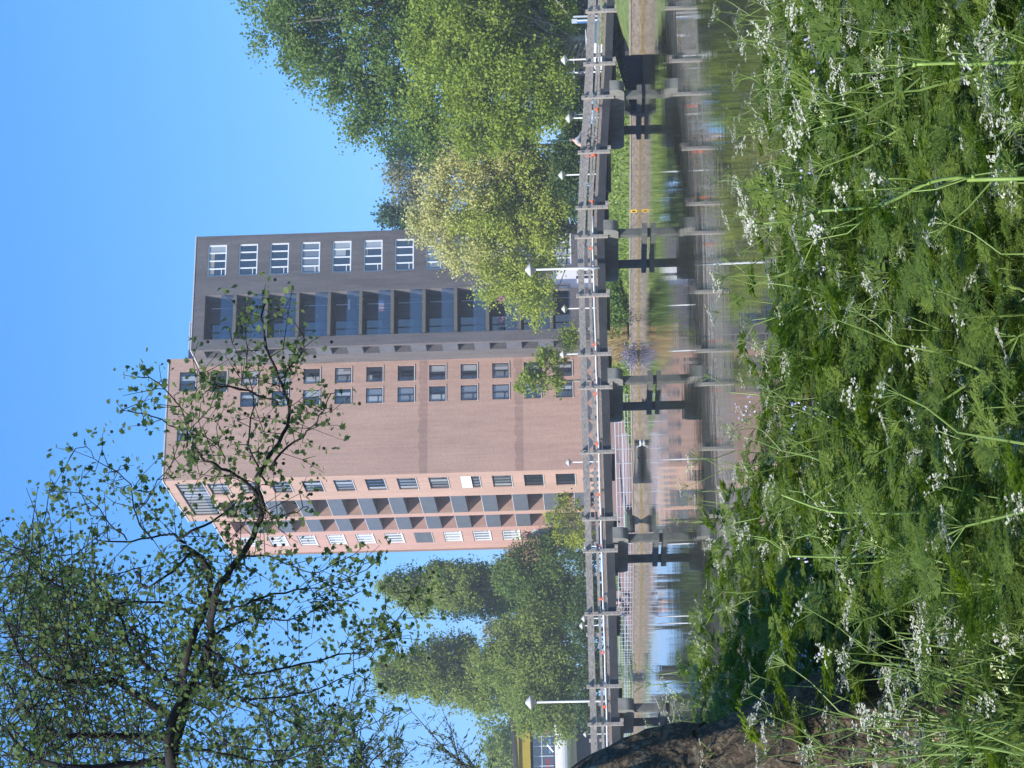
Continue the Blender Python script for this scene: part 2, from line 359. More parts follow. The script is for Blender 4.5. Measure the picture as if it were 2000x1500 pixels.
wall_holes(fw_, fL, 0, 12.12, 0, 42.5, near_h+[strip, bay1], .2)
wm_ = fw_.build('wall', M['brown'], bt)
pw = MB(); wall_holes(pw, fL, 12.12, 23.35, 0, 40.3, far_h+[bay2], .2)
pw.quad((0,12.1,40.3),(0,24,40.3),(11.9,24,40.3),(11.9,12.1,40.3)); pw.build('pink_wall', M['pink'], bt)
bk = MB()
for b in (bay1, bay2): bk.quad((1.7,b[0],b[2]),(1.7,b[1],b[2]),(1.7,b[1],b[3]),(1.7,b[0],b[3]))
bk.build('balcony_back_wall', M['brown'], bt)
for i, h in enumerate(hf):
    wide = h[1]-h[0] > 1.9
    dk = i % 2 == 0
    gl = rr.choice([M['glass'], M['glass'], M['glass'], M['glass2']])
    window(bt, fF, *h, M['frame_d'], [.5] if not wide else [.36], d=.13, fw=.08, glass=gl, trans=.28, side=rr.choice([None, (.5,1), (0,.5), None, (.55,.8)]))
for i, h in enumerate(near_h):
    window(bt, fL, *h, M['frame_d'], [.25,.5,.75], d=.13, fw=.09, glass=rr.choice([M['glass'],M['glass2']]), trans=.25, side=rr.choice([None,(.25,.5),(.75,1)]), cover=(.56, M['white']) if i == 3 else None)
window(bt, fL, *strip, M['frame_d'], [k/11 for k in range(1,11)], d=.13, fw=.09, glass=M['glass2'], side=(.3,.5))
for i, h in enumerate(far_h):
    cv = (.97, M['greyp']) if i == 5 else (.42, M['cap']) if i == 1 else None
    window(bt, fL, *h, M['frame_w'], [.25,.5,.75], d=.12, fw=.13, glass=M['glass3'] if i % 3 else M['glass2'], trans=.25, cover=cv)
for b in (bay1, bay2):
    for i in range(12):
        z0 = 7.17+2.89*(i-1)
        s = MB(); fbox(s, fL, b[0]+.01, b[1]-.01, z0-.22, z0-.02, .07, 1.69); sl = s.build('balcony_slab', M['conc'], bt)
        p = MB(); fbox(p, fL, b[0]+.012, b[1]-.012, z0-.24, z0+1.12, .0, .06); pp = p.build('balcony_panel', M['greyp'], bt)
        c = MB(); fbox(c, fL, b[0]+.012, b[1]-.012, z0+1.122, z0+1.17, -.02, .08); c.build('panel_cap', M['cap'], pp)
        dr = MB(); fbox(dr, fL, b[0]+.5, b[1]-.6, z0, z0+2.15, 1.62, 1.68)
        dd = dr.build('balcony_door', rr.choice([M['glass'], M['glass2'], M['brown']]), bt)
        if rr.random() < .6:
            e = MB(); fbox(e, fL, b[1]-.6, b[1]-.4, z0, z0+2.2, 1.56, 1.68); e.build('door_post', M['frame_w'], dd)
cp = MB(); fbox(cp, fF, -.06, 11.95, 42.505, 42.62, -.06, .3); fbox(cp, fL, .31, 12.15, 42.505, 42.62, -.06, .3); fbox(cp, fL, 12.18, 23.4, 40.305, 40.42, -.06, .3)
cp.build('roof_edge', M['cap'], bt)
for z0, h in ((18.5,.8),(9.8,.75)):
    bd = MB()
    vs = []; x = .004; prev = None; r2 = random.Random(int(z0))
    top = [(a, z0+h*.75+.18*abs(math.sin(a*1.9+z0))+r2.uniform(0,.12)) for a in np.linspace(.02,11.0,60)]
    for (a, za), (b_, zb) in zip(top[:-1], top[1:]): bd.quad((a,-.004,z0),(b_,-.004,z0),(b_,-.004,zb),(a,-.004,za))
    bd.build('weathered_band', M['band'], bt)
# pattern of dark diamonds along the foot of the wall
di = MB()
for k in range(7):
    a = .9+1.55*k
    for zc, s_ in ((3.9,.55),(2.75,.55)):
        o_ = .78 if zc < 3 else 0
        di.add([(a+o_-.78*.9,-.006,zc),(a+o_,-.006,zc-s_),(a+o_+.78*.9,-.006,zc),(a+o_,-.006,zc+s_)], [(0,1,2,3)])
for k in range(7):
    y = 1.2+1.7*k
    di.add([(-.006,y-.8,3.4),(-.006,y,3.0),(-.006,y+.8,3.4),(-.006,y,3.9)], [(3,2,1,0)])
di.build('diamond_pattern', M['greyp'], bt)

dtw = thing('dark_tower', CORNER, 'dark grey brick apartment tower with white framed windows and stacked glazed loggias', 'apartment building', rz=TH)
X0, X1, YF, ZT = 11.05, 22.45, -4.0, 39.65
fB = lambda u, z, d: (u, YF+d, z)
fS = lambda u, z, d: (X0+d, u, z)
bw = [(18.35,21.55,38.53-2.89*i-1.75,38.53-2.89*i) for i in range(12)]
log = (12.05,16.45,5.2,38.58,1.98)
sd_h = (-3.62,-2.05,5.2,38.58,.98)
base = [(16.0,18.12,2.0,7.05,.5)]
wl = MB(); wall_holes(wl, fB, X0, X1, 1.5, ZT, bw+[log]+base, .2)
wall_holes(wl, fS, YF, 0, 1.5, ZT, [sd_h], .2)
wl.quad((X1,YF,1.5),(X1,14,1.5),(X1,14,ZT),(X1,YF,ZT)).quad((X0,YF,ZT),(X1,YF,ZT),(X1,14,ZT),(X0,14,ZT)).quad((X0,14,1.5),(X0,14,ZT),(X1,14,ZT),(X1,14,1.5))
wl.quad((12.03,-2.02,5.2),(16.45,-2.02,5.2),(16.45,-2.02,38.58),(12.03,-2.02,38.58))
wl.build('wall', M['black'], dtw)
wh = MB(); fbox(wh, fB, 16.01, 18.11, 2.0, 7.04, .35, .45); wo = wh.build('entrance_wall', M['white'], dtw)
dr = MB(); fbox(dr, fB, 17.1, 17.35, 2.0, 4.6, .33, .349); dr.build('entrance_slot', M['frame_d'], wo)
for i, h in enumerate(bw):
    gl = rr.choice([M['glass'], M['glass'], M['glass'], M['glass'], M['glass2']])
    window(dtw, fB, *h, M['frame_w'], [.25,.5,.75], d=.13, fw=.11, glass=gl, sill=False, trans=.25, side=rr.choice([None,None,None,(.25,.5),(.75,1)]))
M['olive'] = mat('loggia_slab', (.13,.125,.10), .8, .15)
M['lglass'] = glassmat('loggia_glass', (.03,.04,.055), .05)
def clearglass():
    m = bpy.data.materials.new('balustrade_glass'); m.use_nodes = True; t = m.node_tree; N = t.nodes
    g = N.new('ShaderNodeBsdfGlossy'); g.inputs['Roughness'].default_value = .03; g.inputs[0].default_value = (.8,.85,.9,1)
    tr = N.new('ShaderNodeBsdfTransparent'); tr.inputs[0].default_value = (.62,.66,.72,1)
    fr = N.new('ShaderNodeFresnel'); fr.inputs[0].default_value = 1.9
    mx = N.new('ShaderNodeMixShader'); t.links.new(fr.outputs[0], mx.inputs[0]); t.links.new(tr.outputs[0], mx.inputs[1]); t.links.new(g.outputs[0], mx.inputs[2])
    t.links.new(mx.outputs[0], N['Material Output'].inputs[0]); return m
M['bglass'] = clearglass()
for i in range(12):
    zf = 35.99-2.89*i                                           # floor of this loggia
    zt = zf+2.6
    if i < 11:
        s = MB(); fbox(s, fB, 12.06, 16.44, zf-.3, zf, .05, 1.97); s.build('loggia_slab', M['olive'], dtw)
        s = MB(); fbox(s, fS, -3.6, -2.07, zf-.3, zf, .05, .97); s.build('side_slab', M['conc'], dtw)
    s = MB(); fbox(s, fB, 12.07, 16.43, max(5.22, zf+.02), zf+1.12, .06, .075); bo = s.build('balustrade', M['bglass'], dtw)
    s = MB(); fbox(s, fS, -3.6, -2.07, max(5.22, zf-.28), zf+1.1, .0, .045); s.build('side_panel', M['greyp'], dtw)
    # glazed back of the loggia
    fr = MB()
    for u in (12.6,13.5,14.35): fbox(fr, fB, u-.04, u+.04, zf+.02, zt-.15, 1.86, 1.93)
    fbox(fr, fB, 12.45, 14.5, zt-.2, zt-.1, 1.86, 1.93)
    lw = fr.build('loggia_window', M['frame_d'], dtw)
    p = MB(); fbox(p, fB, 12.5, 14.4, zf+.05, zt-.2, 1.935, 1.95); p.build('pane', M['lglass'], lw)
    p = MB(); fbox(p, fB, 15.9, 15.98, zf+.05, zt-.25, 1.9, 1.95); p.build('door_edge', M['frame_w'], lw)
cp = MB(); fbox(cp, fB, X0-.05, X1+.05, ZT+.004, ZT+.1, -.05, .3); fbox(cp, fS, YF+.31, .3, ZT+.004, ZT+.1, -.05, .3); cp.build('roof_edge', M['cap'], dtw)
ph = MB().box(11.6,16.2,1.5,7,ZT+.01,41.0); po = ph.build('roof_plant_room', mat('plant_room', (.19,.22,.29), .5, .1), dtw)
MB().box(11.5,16.3,1.4,7.1,41.004,41.1).build('plant_room_edge', M['cap'], po)

# ------------------------------------------------------------------ footbridge
BTH = R(18.5); bd_ = Vector((math.cos(BTH), math.sin(BTH), 0)); bn = Vector((-math.sin(BTH), math.cos(BTH), 0))
B0 = Vector((0, 102.9, 0))
def zoff(s):
    X = s*bd_.x; pts = [(-60,-.0),(7.3,0),(9,-.08),(12.2,-.30),(14.8,-.54),(16.7,-.70),(26,-1.3)]
    for (a, za), (b, zb) in zip(pts[:-1], pts[1:]):
        if X <= b: return za + (zb-za)*(X-a)/(b-a)
    return pts[-1][1]
def bp(s, n, z): return B0 + bd_*s + bn*n + Vector((0,0,z+zoff(s)))
def s_at(py, v=1160):   # where a post stands along the near railing
    d = FWD + IMU*((750-py)/FPX) + IMV*((v-1000)/FPX)
    # intersect with the railing plane
    t = (B0-EYEP).dot(bn)/d.dot(bn); return (EYEP+d*t-B0).dot(bd_)
NEAR = [s_at(p) for p in (22,125,190,297,405,462,577,692,757,883,1014,1076,1199,1341,1415)]
NEAR = sorted(NEAR + [max(NEAR)+3.0, max(NEAR)+6, min(NEAR)-3.2, min(NEAR)-6.4, min(NEAR)-8.2, min(NEAR)-11.4, min(NEAR)-14.6])
br = thing('footbridge', B0, 'long grey timber footbridge on concrete piers crossing the canal', 'footbridge')
def rel(p): return Vector(p) - B0
WDT = 5.0
SS = [NEAR[0]-1] + NEAR + [NEAR[-1]+1.5]
for nn_, nm in ((0,'near'),(WDT,'far')):
    for s in NEAR:
        m = MB(); m.beam(rel(bp(s,nn_,2.12)), rel(bp(s,nn_,3.83)), .19, .17, up=bd_); po = m.build('post', M['wood'], br, bevel=.015)
        if nn_ == 0:
            b = MB()
            for z in (3.63,3.54,3.16,3.09): b.beam(rel(bp(s+random.uniform(-.04,.04),-.1,z)), rel(bp(s+random.uniform(-.04,.04),-.12,z)), .045, .045)
            b.build('bolt', M['bolt'], po)
def rails(name, m, z0, z1, n, w, extra=0):
    mb = MB()
    for a, b in zip(SS[:-1], SS[1:]):
        j = random.uniform(-.012,.012)
        mb.beam(rel(bp(a+.012,n,(z0+z1)/2+j)), rel(bp(b-.012,n,(z0+z1)/2+j)), w, z1-z0)
    return mb.build(name, m, br)
for n, off in ((0, .13), (WDT, -.13)):
    rails('top_rail', M['wood'], 3.43, 3.71, n+off, .07); rails('middle_rail', M['wood'], 3.06, 3.18, n+off, .07)
    rails('kerb', M['wood2'], 2.74, 2.86, n+off*2.3, .14)
rails('fascia_beam', M['steel'], 2.30, 2.70, .12, .12); rails('fascia_beam', M['steel'], 2.30, 2.62, 6.3, .12)
dk = MB()
for a, b in zip(SS[:-1], SS[1:]): dk.beam(rel(bp(a,3.3,2.68)), rel(bp(b,3.3,2.68)), 6.2, .1)
dk.build('deck', M['wood'], br)
jo = MB()
for s in NEAR: jo.beam(rel(bp(s+.16,-.28,2.2)), rel(bp(s+.16,WDT+.28,2.2)), .13, .17)
jo.build('cross_joist', M['wood'], br)
pipe = MB(); ps = [s for s in np.linspace(SS[0], 9.0, 50)]
pipe.tube([rel(bp(s,.02,2.915+.01*math.sin(s*2))) for s in ps], .045, 6); pipe.build('white_pipe', M['white'], br, smooth=True)
for k in range(15):
    s = -19.0 + 2.62*k
    if s > 17: break
    m = MB(); m.tube([rel(bp(s,.05,2.93)), rel(bp(s+.03,.05,3.02)), rel(bp(s+.06,.07,3.1))], .035, 6).tube([rel(bp(s-.07,.03,2.95)), rel(bp(s+.1,.03,2.95))], .06, 6)
    m.build('orange_bracket', M['orange'], br)
for X in (14.35-.0, 6.87, -.73, -8.49, -16.4, -24.3):
    s0 = (X+.88)/bd_.x
    p_ = thing_dummy = None
    zo = zoff(s0); ct = 2.36+zo; cb = 1.60+zo
    e0, e1 = -.75, 6.55
    # pier cap: slab across the bridge with rounded lower corners
    outline = [(e0,ct),(e0,cb+.42)]
    outline += [(e0+.42-.42*math.cos(t), cb+.42-.42*math.sin(t)) for t in np.linspace(.15,math.pi/2,7)]
    outline += [(e1-.42+.42*math.sin(t), cb+.42-.42*math.cos(t)) for t in np.linspace(0,math.pi/2-.15,7)]
    outline += [(e1,cb+.42),(e1,ct)]
    m = MB(); k = len(outline); w = .28
    A = [rel(B0+bd_*(s0-w)+bn*(n)+Vector((0,0,z))) for n, z in outline]; Bv = [rel(B0+bd_*(s0+w)+bn*n+Vector((0,0,z))) for n, z in outline]
    m.add(A+Bv, [tuple(range(k)), tuple(range(2*k-1,k-1,-1))] + [(i, i+k, (i+1)%k+k, (i+1)%k) for i in range(k)])
    cap = m.build('pier_cap', M['conc'], br)
    for n in (.45, 4.75):
        m = MB().beam(rel(B0+bd_*s0+bn*n+Vector((0,0,-1.1))), rel(B0+bd_*s0+bn*n+Vector((0,0,cb+.03))), .36, .36, up=bd_); m.build('pier_column', M['concd'], br)
    m = MB().beam(rel(B0+bd_*s0+bn*(-.15)+Vector((0,0,.22))), rel(B0+bd_*s0+bn*5.4+Vector((0,0,.22))), .56, .26); m.build('pier_waler', M['concd'], br)

# ------------------------------------------------------------------ lamps
M['lampp'] = mat('lamp_pole', (.58,.58,.57), .5, .06); M['lamp'] = mat('lamp_hood', (.46,.45,.42), .5, .08)
def lamp(p, h, r, label, group='white lamp posts with cone hoods'):
    t = thing('street_lamp', p, label, 'street lamp', group)
    MB().tube([(0,0,0),(0,0,.9),(0,0,h-.3)], [.075*r/.33,.06*r/.33,.05*r/.33], 8).build('pole', M['lampp'], t, smooth=True)
    MB().lathe([(.03*r/.33,h-.32),(.05,h-.26),(.07,h-.2),(r,h-.02)], 16).build('hood_base', M['lamp'], t)
    MB().lathe([(r,h-.018),(r*1.02,h+.02),(.06,h+.26*r/.33),(0,h+.27*r/.33)], 16).build('hood', M['lamp'], t)
    return t
def lampat(px, py, Y, ztop, zbase, r, label):
    p = at(px, py, Y); return lamp((p.x, p.y, zbase), p.z-zbase, r, label)
lampat(1036, 527, 104.6, 0, 2.6, .34, 'tall white lamp post with cone hood standing on the footbridge before the dark tower')
lampat(1037, 1372, 99.2, 0, 2.6, .34, 'tall white lamp post with cone hood on the footbridge near its left end')
for px_, py_, Y, l in ((1098,342,132,'white lamp post on the grass bank below the pale flowering tree'),(1103,603,152,'white lamp post in front of the loggias at the foot of the dark tower'),
    (1100,692,151,'white lamp post beside the small plane tree before the brown tower'),(1111,903,160,'white lamp post standing by the corner of the brown tower'),
    (1137,1222,172,'white lamp post, right one of a close pair behind the bridge railing'),(1141,1208,176,'white lamp post, left one of a close pair behind the bridge railing'),(1146,1320,186,'white lamp post behind the railing below the broad poplar'),
    (1144,1434,196,'white lamp post in front of the low building at the far left'),(1103,117,127,'white lamp post beside the parked white car at the right bank'),(1143,1067,160,'white lamp post at the left edge of the brown tower below the sapling'),(1112,231,128,'white lamp post behind the cyclist on the right bank')):
    lampat(px_, py_, Y, 0, 1.6, .30, l)

# ------------------------------------------------------------------ trees
LEAF = ([(0,-.5,0),(.32,0,.05),(0,.5,0),(-.32,0,.05)], [(0,1,2,3)])
def crown_points(blobs, n_clump, n_leaf, cs, surf=.55):
    P_ = []; Nv = []
    vol = np.array([b[3]*b[4]*b[5] for b in blobs])**.67; pick = rng.choice(len(blobs), n_clump, p=vol/vol.sum())
    cl = []
    for b in pick:
        x, y, z, rx, ry, rz = blobs[b]
        d = nrm(rng.normal(size=3)); r = rng.random()**(.22 if rng.random() < surf else .6)
        c = np.array([x,y,z]) + d*r*np.array([rx,ry,rz]); cl.append((c, d))
        s = cs*rng.uniform(.6,1.3); k = int(n_leaf*rng.uniform(.5,1.4))
        q = rng.normal(size=(k,3))*np.array([s,s,s*.75])*.6
        P_.append(c+q); Nv.append(nrm(q+d*s*.6))
    return np.concatenate(P_), np.concatenate(Nv), cl
def tree(name, label, cat, blobs, n_clump, n_leaf, cs, leaf, lm, trunk, tm, tr=.25, group=None, second=None, surf=.55, limbs=.5):
    base = Vector(trunk[0]); t = thing(name, base, label, cat, group); bb = np.array(base)
    def crown(part, n_c, m, blobs):
        p, nv, cl = crown_points(blobs, n_c, n_leaf, cs, surf)
        sc = leaf*rng.uniform(.6,1.35,size=(len(p),1))
        scatter(part, LEAF[0], LEAF[1], p-bb, frames(len(p), nv=nrm(nv*.55+np.array([[-.1,-.3,.45]])), bw=.8), sc, m, t); return cl
    cl = crown('crown', n_clump, lm, blobs)
    if second: cl += crown(second[0], second[1], second[2], second[3])
    m = MB(); tp = [Vector(q)-base for q in trunk]; k = len(tp)
    m.tube(tp, [tr*(1-.72*i/max(1,k-1)) for i in range(k)], 9)
    m.build('trunk', tm, t, smooth=True)
    lb = MB(); rl = random.Random(len(p_cache)); p_cache.append(1)
    for c, d in rl.sample(cl, min(len(cl), min(150, int(len(cl)*limbs*.45)))):
        c = Vector(c)-base; tt = min(1, max(.15, rl.uniform(.45,1.0)*min(1, c.z/max(.5,tp[-1].z)))); idx = tt*(k-1); i0 = min(k-2, int(idx)); a = tp[i0].lerp(tp[i0+1], idx-i0)
        mid = a.lerp(c, .5) + Vector((rl.uniform(-.4,.4), rl.uniform(-.4,.4), -.12*(c-a).length+rl.uniform(-.2,.3)))
        r0 = min(tr*.32, .009*(c-a).length+.018)
        lb.tube([a, mid, c], [r0, r0*.6, r0*.25], 5, cap=False)
    lb.build('limbs', tm, t)
    return t
p_cache = []
M['bark'] = mat('bark', (.16,.14,.115), .9, .4, 5, .5, stretch=(3,3,.6))
M['bark_m'] = mat('mottled_bark', (.22,.22,.18), .9, .5, 3, .3, col2=(.42,.41,.33))
M['bark_d'] = mat('dark_bark', (.06,.05,.04), .9, .4, 6, .5)
G1 = leafmat('leaf_deep', (.085,.145,.028), (.17,.25,.05), .4)
G2 = leafmat('leaf_bright', (.155,.215,.028), (.30,.37,.055), .42)
G3 = leafmat('leaf_pale', (.25,.31,.05), (.42,.46,.10), .42)
G4 = leafmat('leaf_cream', (.36,.36,.13), (.55,.53,.23), .38)
G5 = leafmat('leaf_poplar', (.18,.235,.05), (.30,.365,.09), .5)
G6 = leafmat('leaf_grey', (.16,.17,.08), (.25,.25,.13), .3)
G7 = leafmat('leaf_conifer', (.03,.075,.035), (.055,.11,.05), .15)
G8 = leafmat('leaf_hedge', (.04,.075,.018), (.08,.13,.03), .3)
G9 = leafmat('leaf_sap', (.22,.27,.035), (.36,.38,.06), .4)
G10 = leafmat('leaf_plane', (.055,.095,.03), (.12,.17,.05), .35)
G11 = leafmat('leaf_red', (.20,.13,.07), (.22,.19,.07), .3)
def blobs(Y, lst, dy=1.0):
    out = []
    for e in lst:
        px_, py_, r = e[:3]; rv = e[3] if len(e) > 3 else r; k = Y/FPX
        p = at(px_, py_, Y + random.uniform(-1.5,1.5)); out.append((p.x, p.y, p.z, r*k, r*k*dy, rv*k))
    return out
def trk(Y, pts): return [tuple(at(a, b, Y)) for a, b in pts]
def base_trk(Y, px0, py0, zg, pts):
    b = at(px0, py0, Y); return [(b.x, b.y, zg)] + [tuple(at(a, c, Y)) for a, c in pts]
tree('broadleaf_tree', 'tall deep green tree at the right, its crown highest against the sky', 'tree',
     blobs(141, [(600,-40,120),(545,50,70),(590,90,75),(640,150,65),(620,20,110),(720,60,130),(715,190,75),(700,235,45),(760,215,75),(800,90,150),(640,-190,170),(800,-120,200),(520,10,45),(900,100,140),(560,150,30),(820,240,70),(900,-40,150)]),
     640, 175, .95, .25, G1, base_trk(141, 1150, -20, 1.9, [(1050,-15),(900,0),(700,30)]), M['bark'], .5)
tree('broadleaf_tree', 'yellow green leafy tree with mottled trunk behind the right end of the footbridge', 'tree',
     blobs(131, [(900,70,110),(880,170,90),(960,30,120),(980,130,110),(1010,220,70),(1060,60,70),(1060,150,60),(920,240,60),(960,-80,150),(1070,-40,60),(850,110,60),(1075,215,45),(1095,30,40)]),
     600, 170, .8, .22, G2, base_trk(131, 1160, 73, 1.8, [(1140,74),(1090,78),(1000,95),(900,100)]), M['bark_m'], .30)
tree('flowering_tree', 'pale yellow flowering tree spreading in front of the dark tower', 'tree',
     blobs(150, [(1000,360,90),(985,470,85),(1040,540,50),(1050,420,60),(1060,590,28),(1010,570,42),(1060,340,50),(1000,280,60),(940,430,70),(1080,480,35),(1040,620,20),(960,540,50),(1010,430,60),(1025,320,50),(1070,400,45),(965,400,60)]),
     480, 115, .7, .21, G3, base_trk(150, 1165, 455, 1.9, [(1120,452),(1080,430),(1000,415),(900,400)]), M['bark'], .24,
     second=('blossom', 250, G4, blobs(150, [(860,350,50),(850,430,52),(890,300,50),(900,390,75),(910,470,60),(930,330,70),(960,270,45),(940,510,40),(985,330,50),(1000,250,40),(880,500,35)])))
tree('conifer_tree', 'narrow dark green tree rising just right of the dark tower', 'tree', blobs(235, [(790,422,26,55),(830,420,34,50),(750,420,10,18),(770,418,17,30)]), 90, 60, 1.0, .42, G7, base_trk(235, 1150, 420, 2, [(1000,420),(745,420)]), M['bark'], .3)
tree('broadleaf_tree', 'grey green thin tree behind the pale flowering tree', 'tree', blobs(225, [(790,340,45,45),(830,310,50),(770,330,25,25),(800,380,30),(850,350,60)]), 120, 45, 1.0, .36, G6, base_trk(225, 1150, 335, 2, [(1000,335),(800,335)]), M['bark'], .3)
tree('broadleaf_tree', 'mid green tree between the tall right tree and the grey green tree', 'tree', blobs(205, [(800,285,38),(840,275,45),(880,290,50),(770,280,20)]), 110, 50, 1.0, .36, G5, base_trk(205, 1150, 285, 2, [(1000,285),(820,285)]), M['bark'], .3)
tree('plane_tree', 'small plane tree with ragged crown in front of the brown tower windows', 'tree', blobs(158, [(1065,700,22,22),(1085,712,22,20),(1030,748,24,14),(1060,745,22,16),(1088,742,17,17),(1045,725,12,16),(1015,755,12,8)]), 70, 42, .42, .24, G2, base_trk(158, 1150, 744, 1.7, [(1108,744),(1080,735),(1050,735)]), M['bark_m'], .13, surf=.7)
tree('sapling', 'fluffy yellow green sapling at the left foot of the brown tower', 'tree', blobs(152, [(1090,1010,18,26),(1110,1030,28,30),(1100,980,12,24),(1125,1000,26,22),(1125,1055,24,20),(1085,1045,14,20),(1140,1035,24,20),(1075,1005,8,16)]), 130, 26, .38, .17, G9, base_trk(152, 1180, 1020, 1.5, [(1130,1020),(1085,1015)]), M['bark'], .08, limbs=.8)
POP = 'poplars on the left skyline'
tree('poplar_tree', 'pointed poplar nearest to the brown tower with a slim tip', 'tree', blobs(212, [(760,1146,15,34),(800,1148,32,45),(850,1150,46,50),(900,1150,52,55),(960,1150,56,60),(830,1185,22,30),(870,1120,20,30),(1020,1145,55,60)]), 430, 135, .85, .29, G5, base_trk(212, 1150, 1148, 2, [(1000,1148),(740,1146)]), M['bark'], .4, POP, surf=.5)
tree('poplar_tree', 'broad twin topped poplar above the bridge lamp at the left', 'tree', blobs(206, [(752,1310,18,28),(765,1340,18,26),(800,1315,38,45),(850,1325,52,50),(900,1330,58,55),(950,1330,65,60),(840,1275,25,30),(1010,1320,75,60),(900,1270,28,40)]), 510, 135, .85, .29, G5, base_trk(206, 1150, 1325, 2, [(1000,1325),(740,1315)]), M['bark'], .45, POP)
tree('broadleaf_tree', 'bushy green tree below the slim poplar beside the brown tower', 'tree', blobs(200, [(1040,1110,50),(1075,1160,60),(1000,1120,40),(1080,1090,45),(1100,1200,40),(1050,1195,40)]), 400, 105, .9, .26, G1, base_trk(200, 1150, 1130, 2, [(1080,1130),(1010,1130)]), M['bark'], .25,
     second=('red_leaves', 9, G11, blobs(199, [(1040,1082,22),(1015,1085,16)])))
tree('broadleaf_tree', 'bright green tree in front of the broad poplar', 'tree', blobs(188, [(1010,1260,55),(1050,1230,45),(1060,1300,60),(1000,1300,50),(1070,1360,60),(1040,1400,45),(1100,1330,40),(1090,1270,40),(960,1290,35),(1095,1410,35)]), 440, 130, .8, .26, G5, base_trk(188, 1150, 1310, 2, [(1080,1310),(980,1300)]), M['bark'], .3)
tree('broadleaf_tree', 'thin greyish tree in the gap between the two poplars', 'tree', blobs(240, [(985,1225,35),(1020,1235,40),(960,1230,18),(1010,1085,25)]), 100, 40, 1.0, .34, G6, base_trk(240, 1150, 1230, 2, [(1080,1230),(980,1230)]), M['bark'], .25)
tree('broadleaf_tree', 'olive tree behind the yellow fascia of the low building', 'tree', blobs(262, [(985,1460,40),(970,1490,36),(1000,1430,30),(1010,1500,50),(955,1420,26)]), 170, 45, 1.3, .42, G5, base_trk(262, 1150, 1470, 2, [(1080,1470),(980,1470)]), M['bark'], .3)
def hedge(label, Y, lst, n, lm, leaf=.26, name='hedge', cat='hedge', zg=1.6):
    b = blobs(Y, lst); p, nv, cl = crown_points(b, n, 60, .8)
    p = p[p[:,2] > zg-.2]
    c = Vector((b[0][0], b[0][1], zg)); t = thing(name, c, label, cat)
    scatter('foliage', LEAF[0], LEAF[1], p-np.array(c), frames(len(p), (0,-.3,1), .6), leaf*rng.uniform(.6,1.3,(len(p),1)), lm, t)
    st = MB()
    for k in range(6):
        q = random.choice(b); x, y = q[0]-c.x+random.uniform(-1,1)*q[3]*.8, q[1]-c.y
        st.tube([(x,y,0),(x+random.uniform(-.3,.3),y,q[2]-zg+q[5]*.3)], [.03,.012], 5)
    st.build('stems', M['bark_d'], t)
M['bark_d'].node_tree.nodes['Principled BSDF'].inputs['Specular IOR Level'].default_value = .05
hedge('dark hedge along the path behind the left half of the footbridge', 182, [(1140,1090,40,25),(1140,1150,45,25),(1145,1210,45,25),(1140,1270,45,25),(1150,1330,45,25),(1150,1390,40,22),(1165,1180,40,16),(1165,1300,40,16)], 260, G8)
hedge('dark shrubs in the shade behind the right part of the footbridge', 146, [(1120,250,45,22),(1110,310,50,25),(1130,380,45,20),(1100,350,40,22),(1150,300,45,20),(1115,200,40,18),(1150,420,40,18)], 260, G8)
hedge('dense shrubs behind the parked white car', 150, [(1110,20,50,30),(1120,100,50,25),(1090,170,50,30),(1120,-40,50,30),(1145,160,40,18),(1130,60,40,20)], 260, G1)
hedge('shrub with glossy leaves at the foot of the dark tower', 157, [(1112,662,12,16)], 22, G2, .2, 'shrub', 'shrub')
hedge('green iris like plants on the bank under the dark tower', 139, [(1200,570,14,12),(1205,600,14,14),(1195,625,14,10),(1212,610,12,10)], 40, G1, .22, 'shrub', 'shrub', .8)
hedge('leafy climber hanging over the pale quay at the right end of the bridge', 112, [(1215,20,45,12),(1220,60,20,10),(1215,-30,40,14),(1200,50,14,7),(1208,140,14,10),(1200,-10,30,14)], 70, G2, .17, 'shrub', 'shrub', .9)
hedge('low green bush left of the tan dry grass', 146, [(1205,692,9,8)], 12, G9, .16, 'shrub', 'shrub', .9)
# tan ornamental grass and purple flowers
def tuft(name, label, cat, c, n, h, spread, m, wd=.02, lean=.35):
    V = []; F = []; c = Vector(c)
    for i in range(n):
        a = random.uniform(0,6.28); r = spread*math.sqrt(random.random()); b = Vector((r*math.cos(a), r*math.sin(a), 0)); hh = h*random.uniform(.6,1.1)
        tip = b + Vector((math.cos(a)*r*lean*2+random.uniform(-.2,.2), math.sin(a)*r*lean*2, hh)); mid = b.lerp(tip,.55)+Vector((0,0,hh*.08)); w = Vector((math.cos(a*3),math.sin(a*3),0))*wd
        k = len(V); V += [b-w, b+w, mid+w*.8, mid-w*.8, tip+w*.2, tip-w*.2]; F += [(k,k+1,k+2,k+3),(k+3,k+2,k+4,k+5)]
    o = raw_mesh(name, np.array([tuple(v) for v in V]), np.array(F), m); o.location = c; return tag(o, label, cat)
M['straw'] = leafmat('dry_grass', (.36,.27,.12), (.55,.42,.21), .2)
M['purple'] = leafmat('purple_bloom', (.17,.155,.22), (.31,.29,.37), .3)
for i, (py_, Y) in enumerate(((648,141.5),(666,143),(682,144))):
    p = at(1238, py_, Y); tuft('dry_grass', ['tan clump of dry grass, the tallest, under the bridge','tan clump of dry grass in the middle of its row','tan clump of dry grass next to the purple flowers'][i], 'dry grass', (p.x, p.y, .75), 420, [1.9,1.8,1.5][i], .62, M['straw'], .02, .5)
hedge('purple flowering bush overhanging the water at the quay', 143.5, [(1229,690,9,9),(1236,698,10,7),(1233,683,7,7)], 30, M['purple'], .12, 'flower_bush', 'flowering bush', .3)
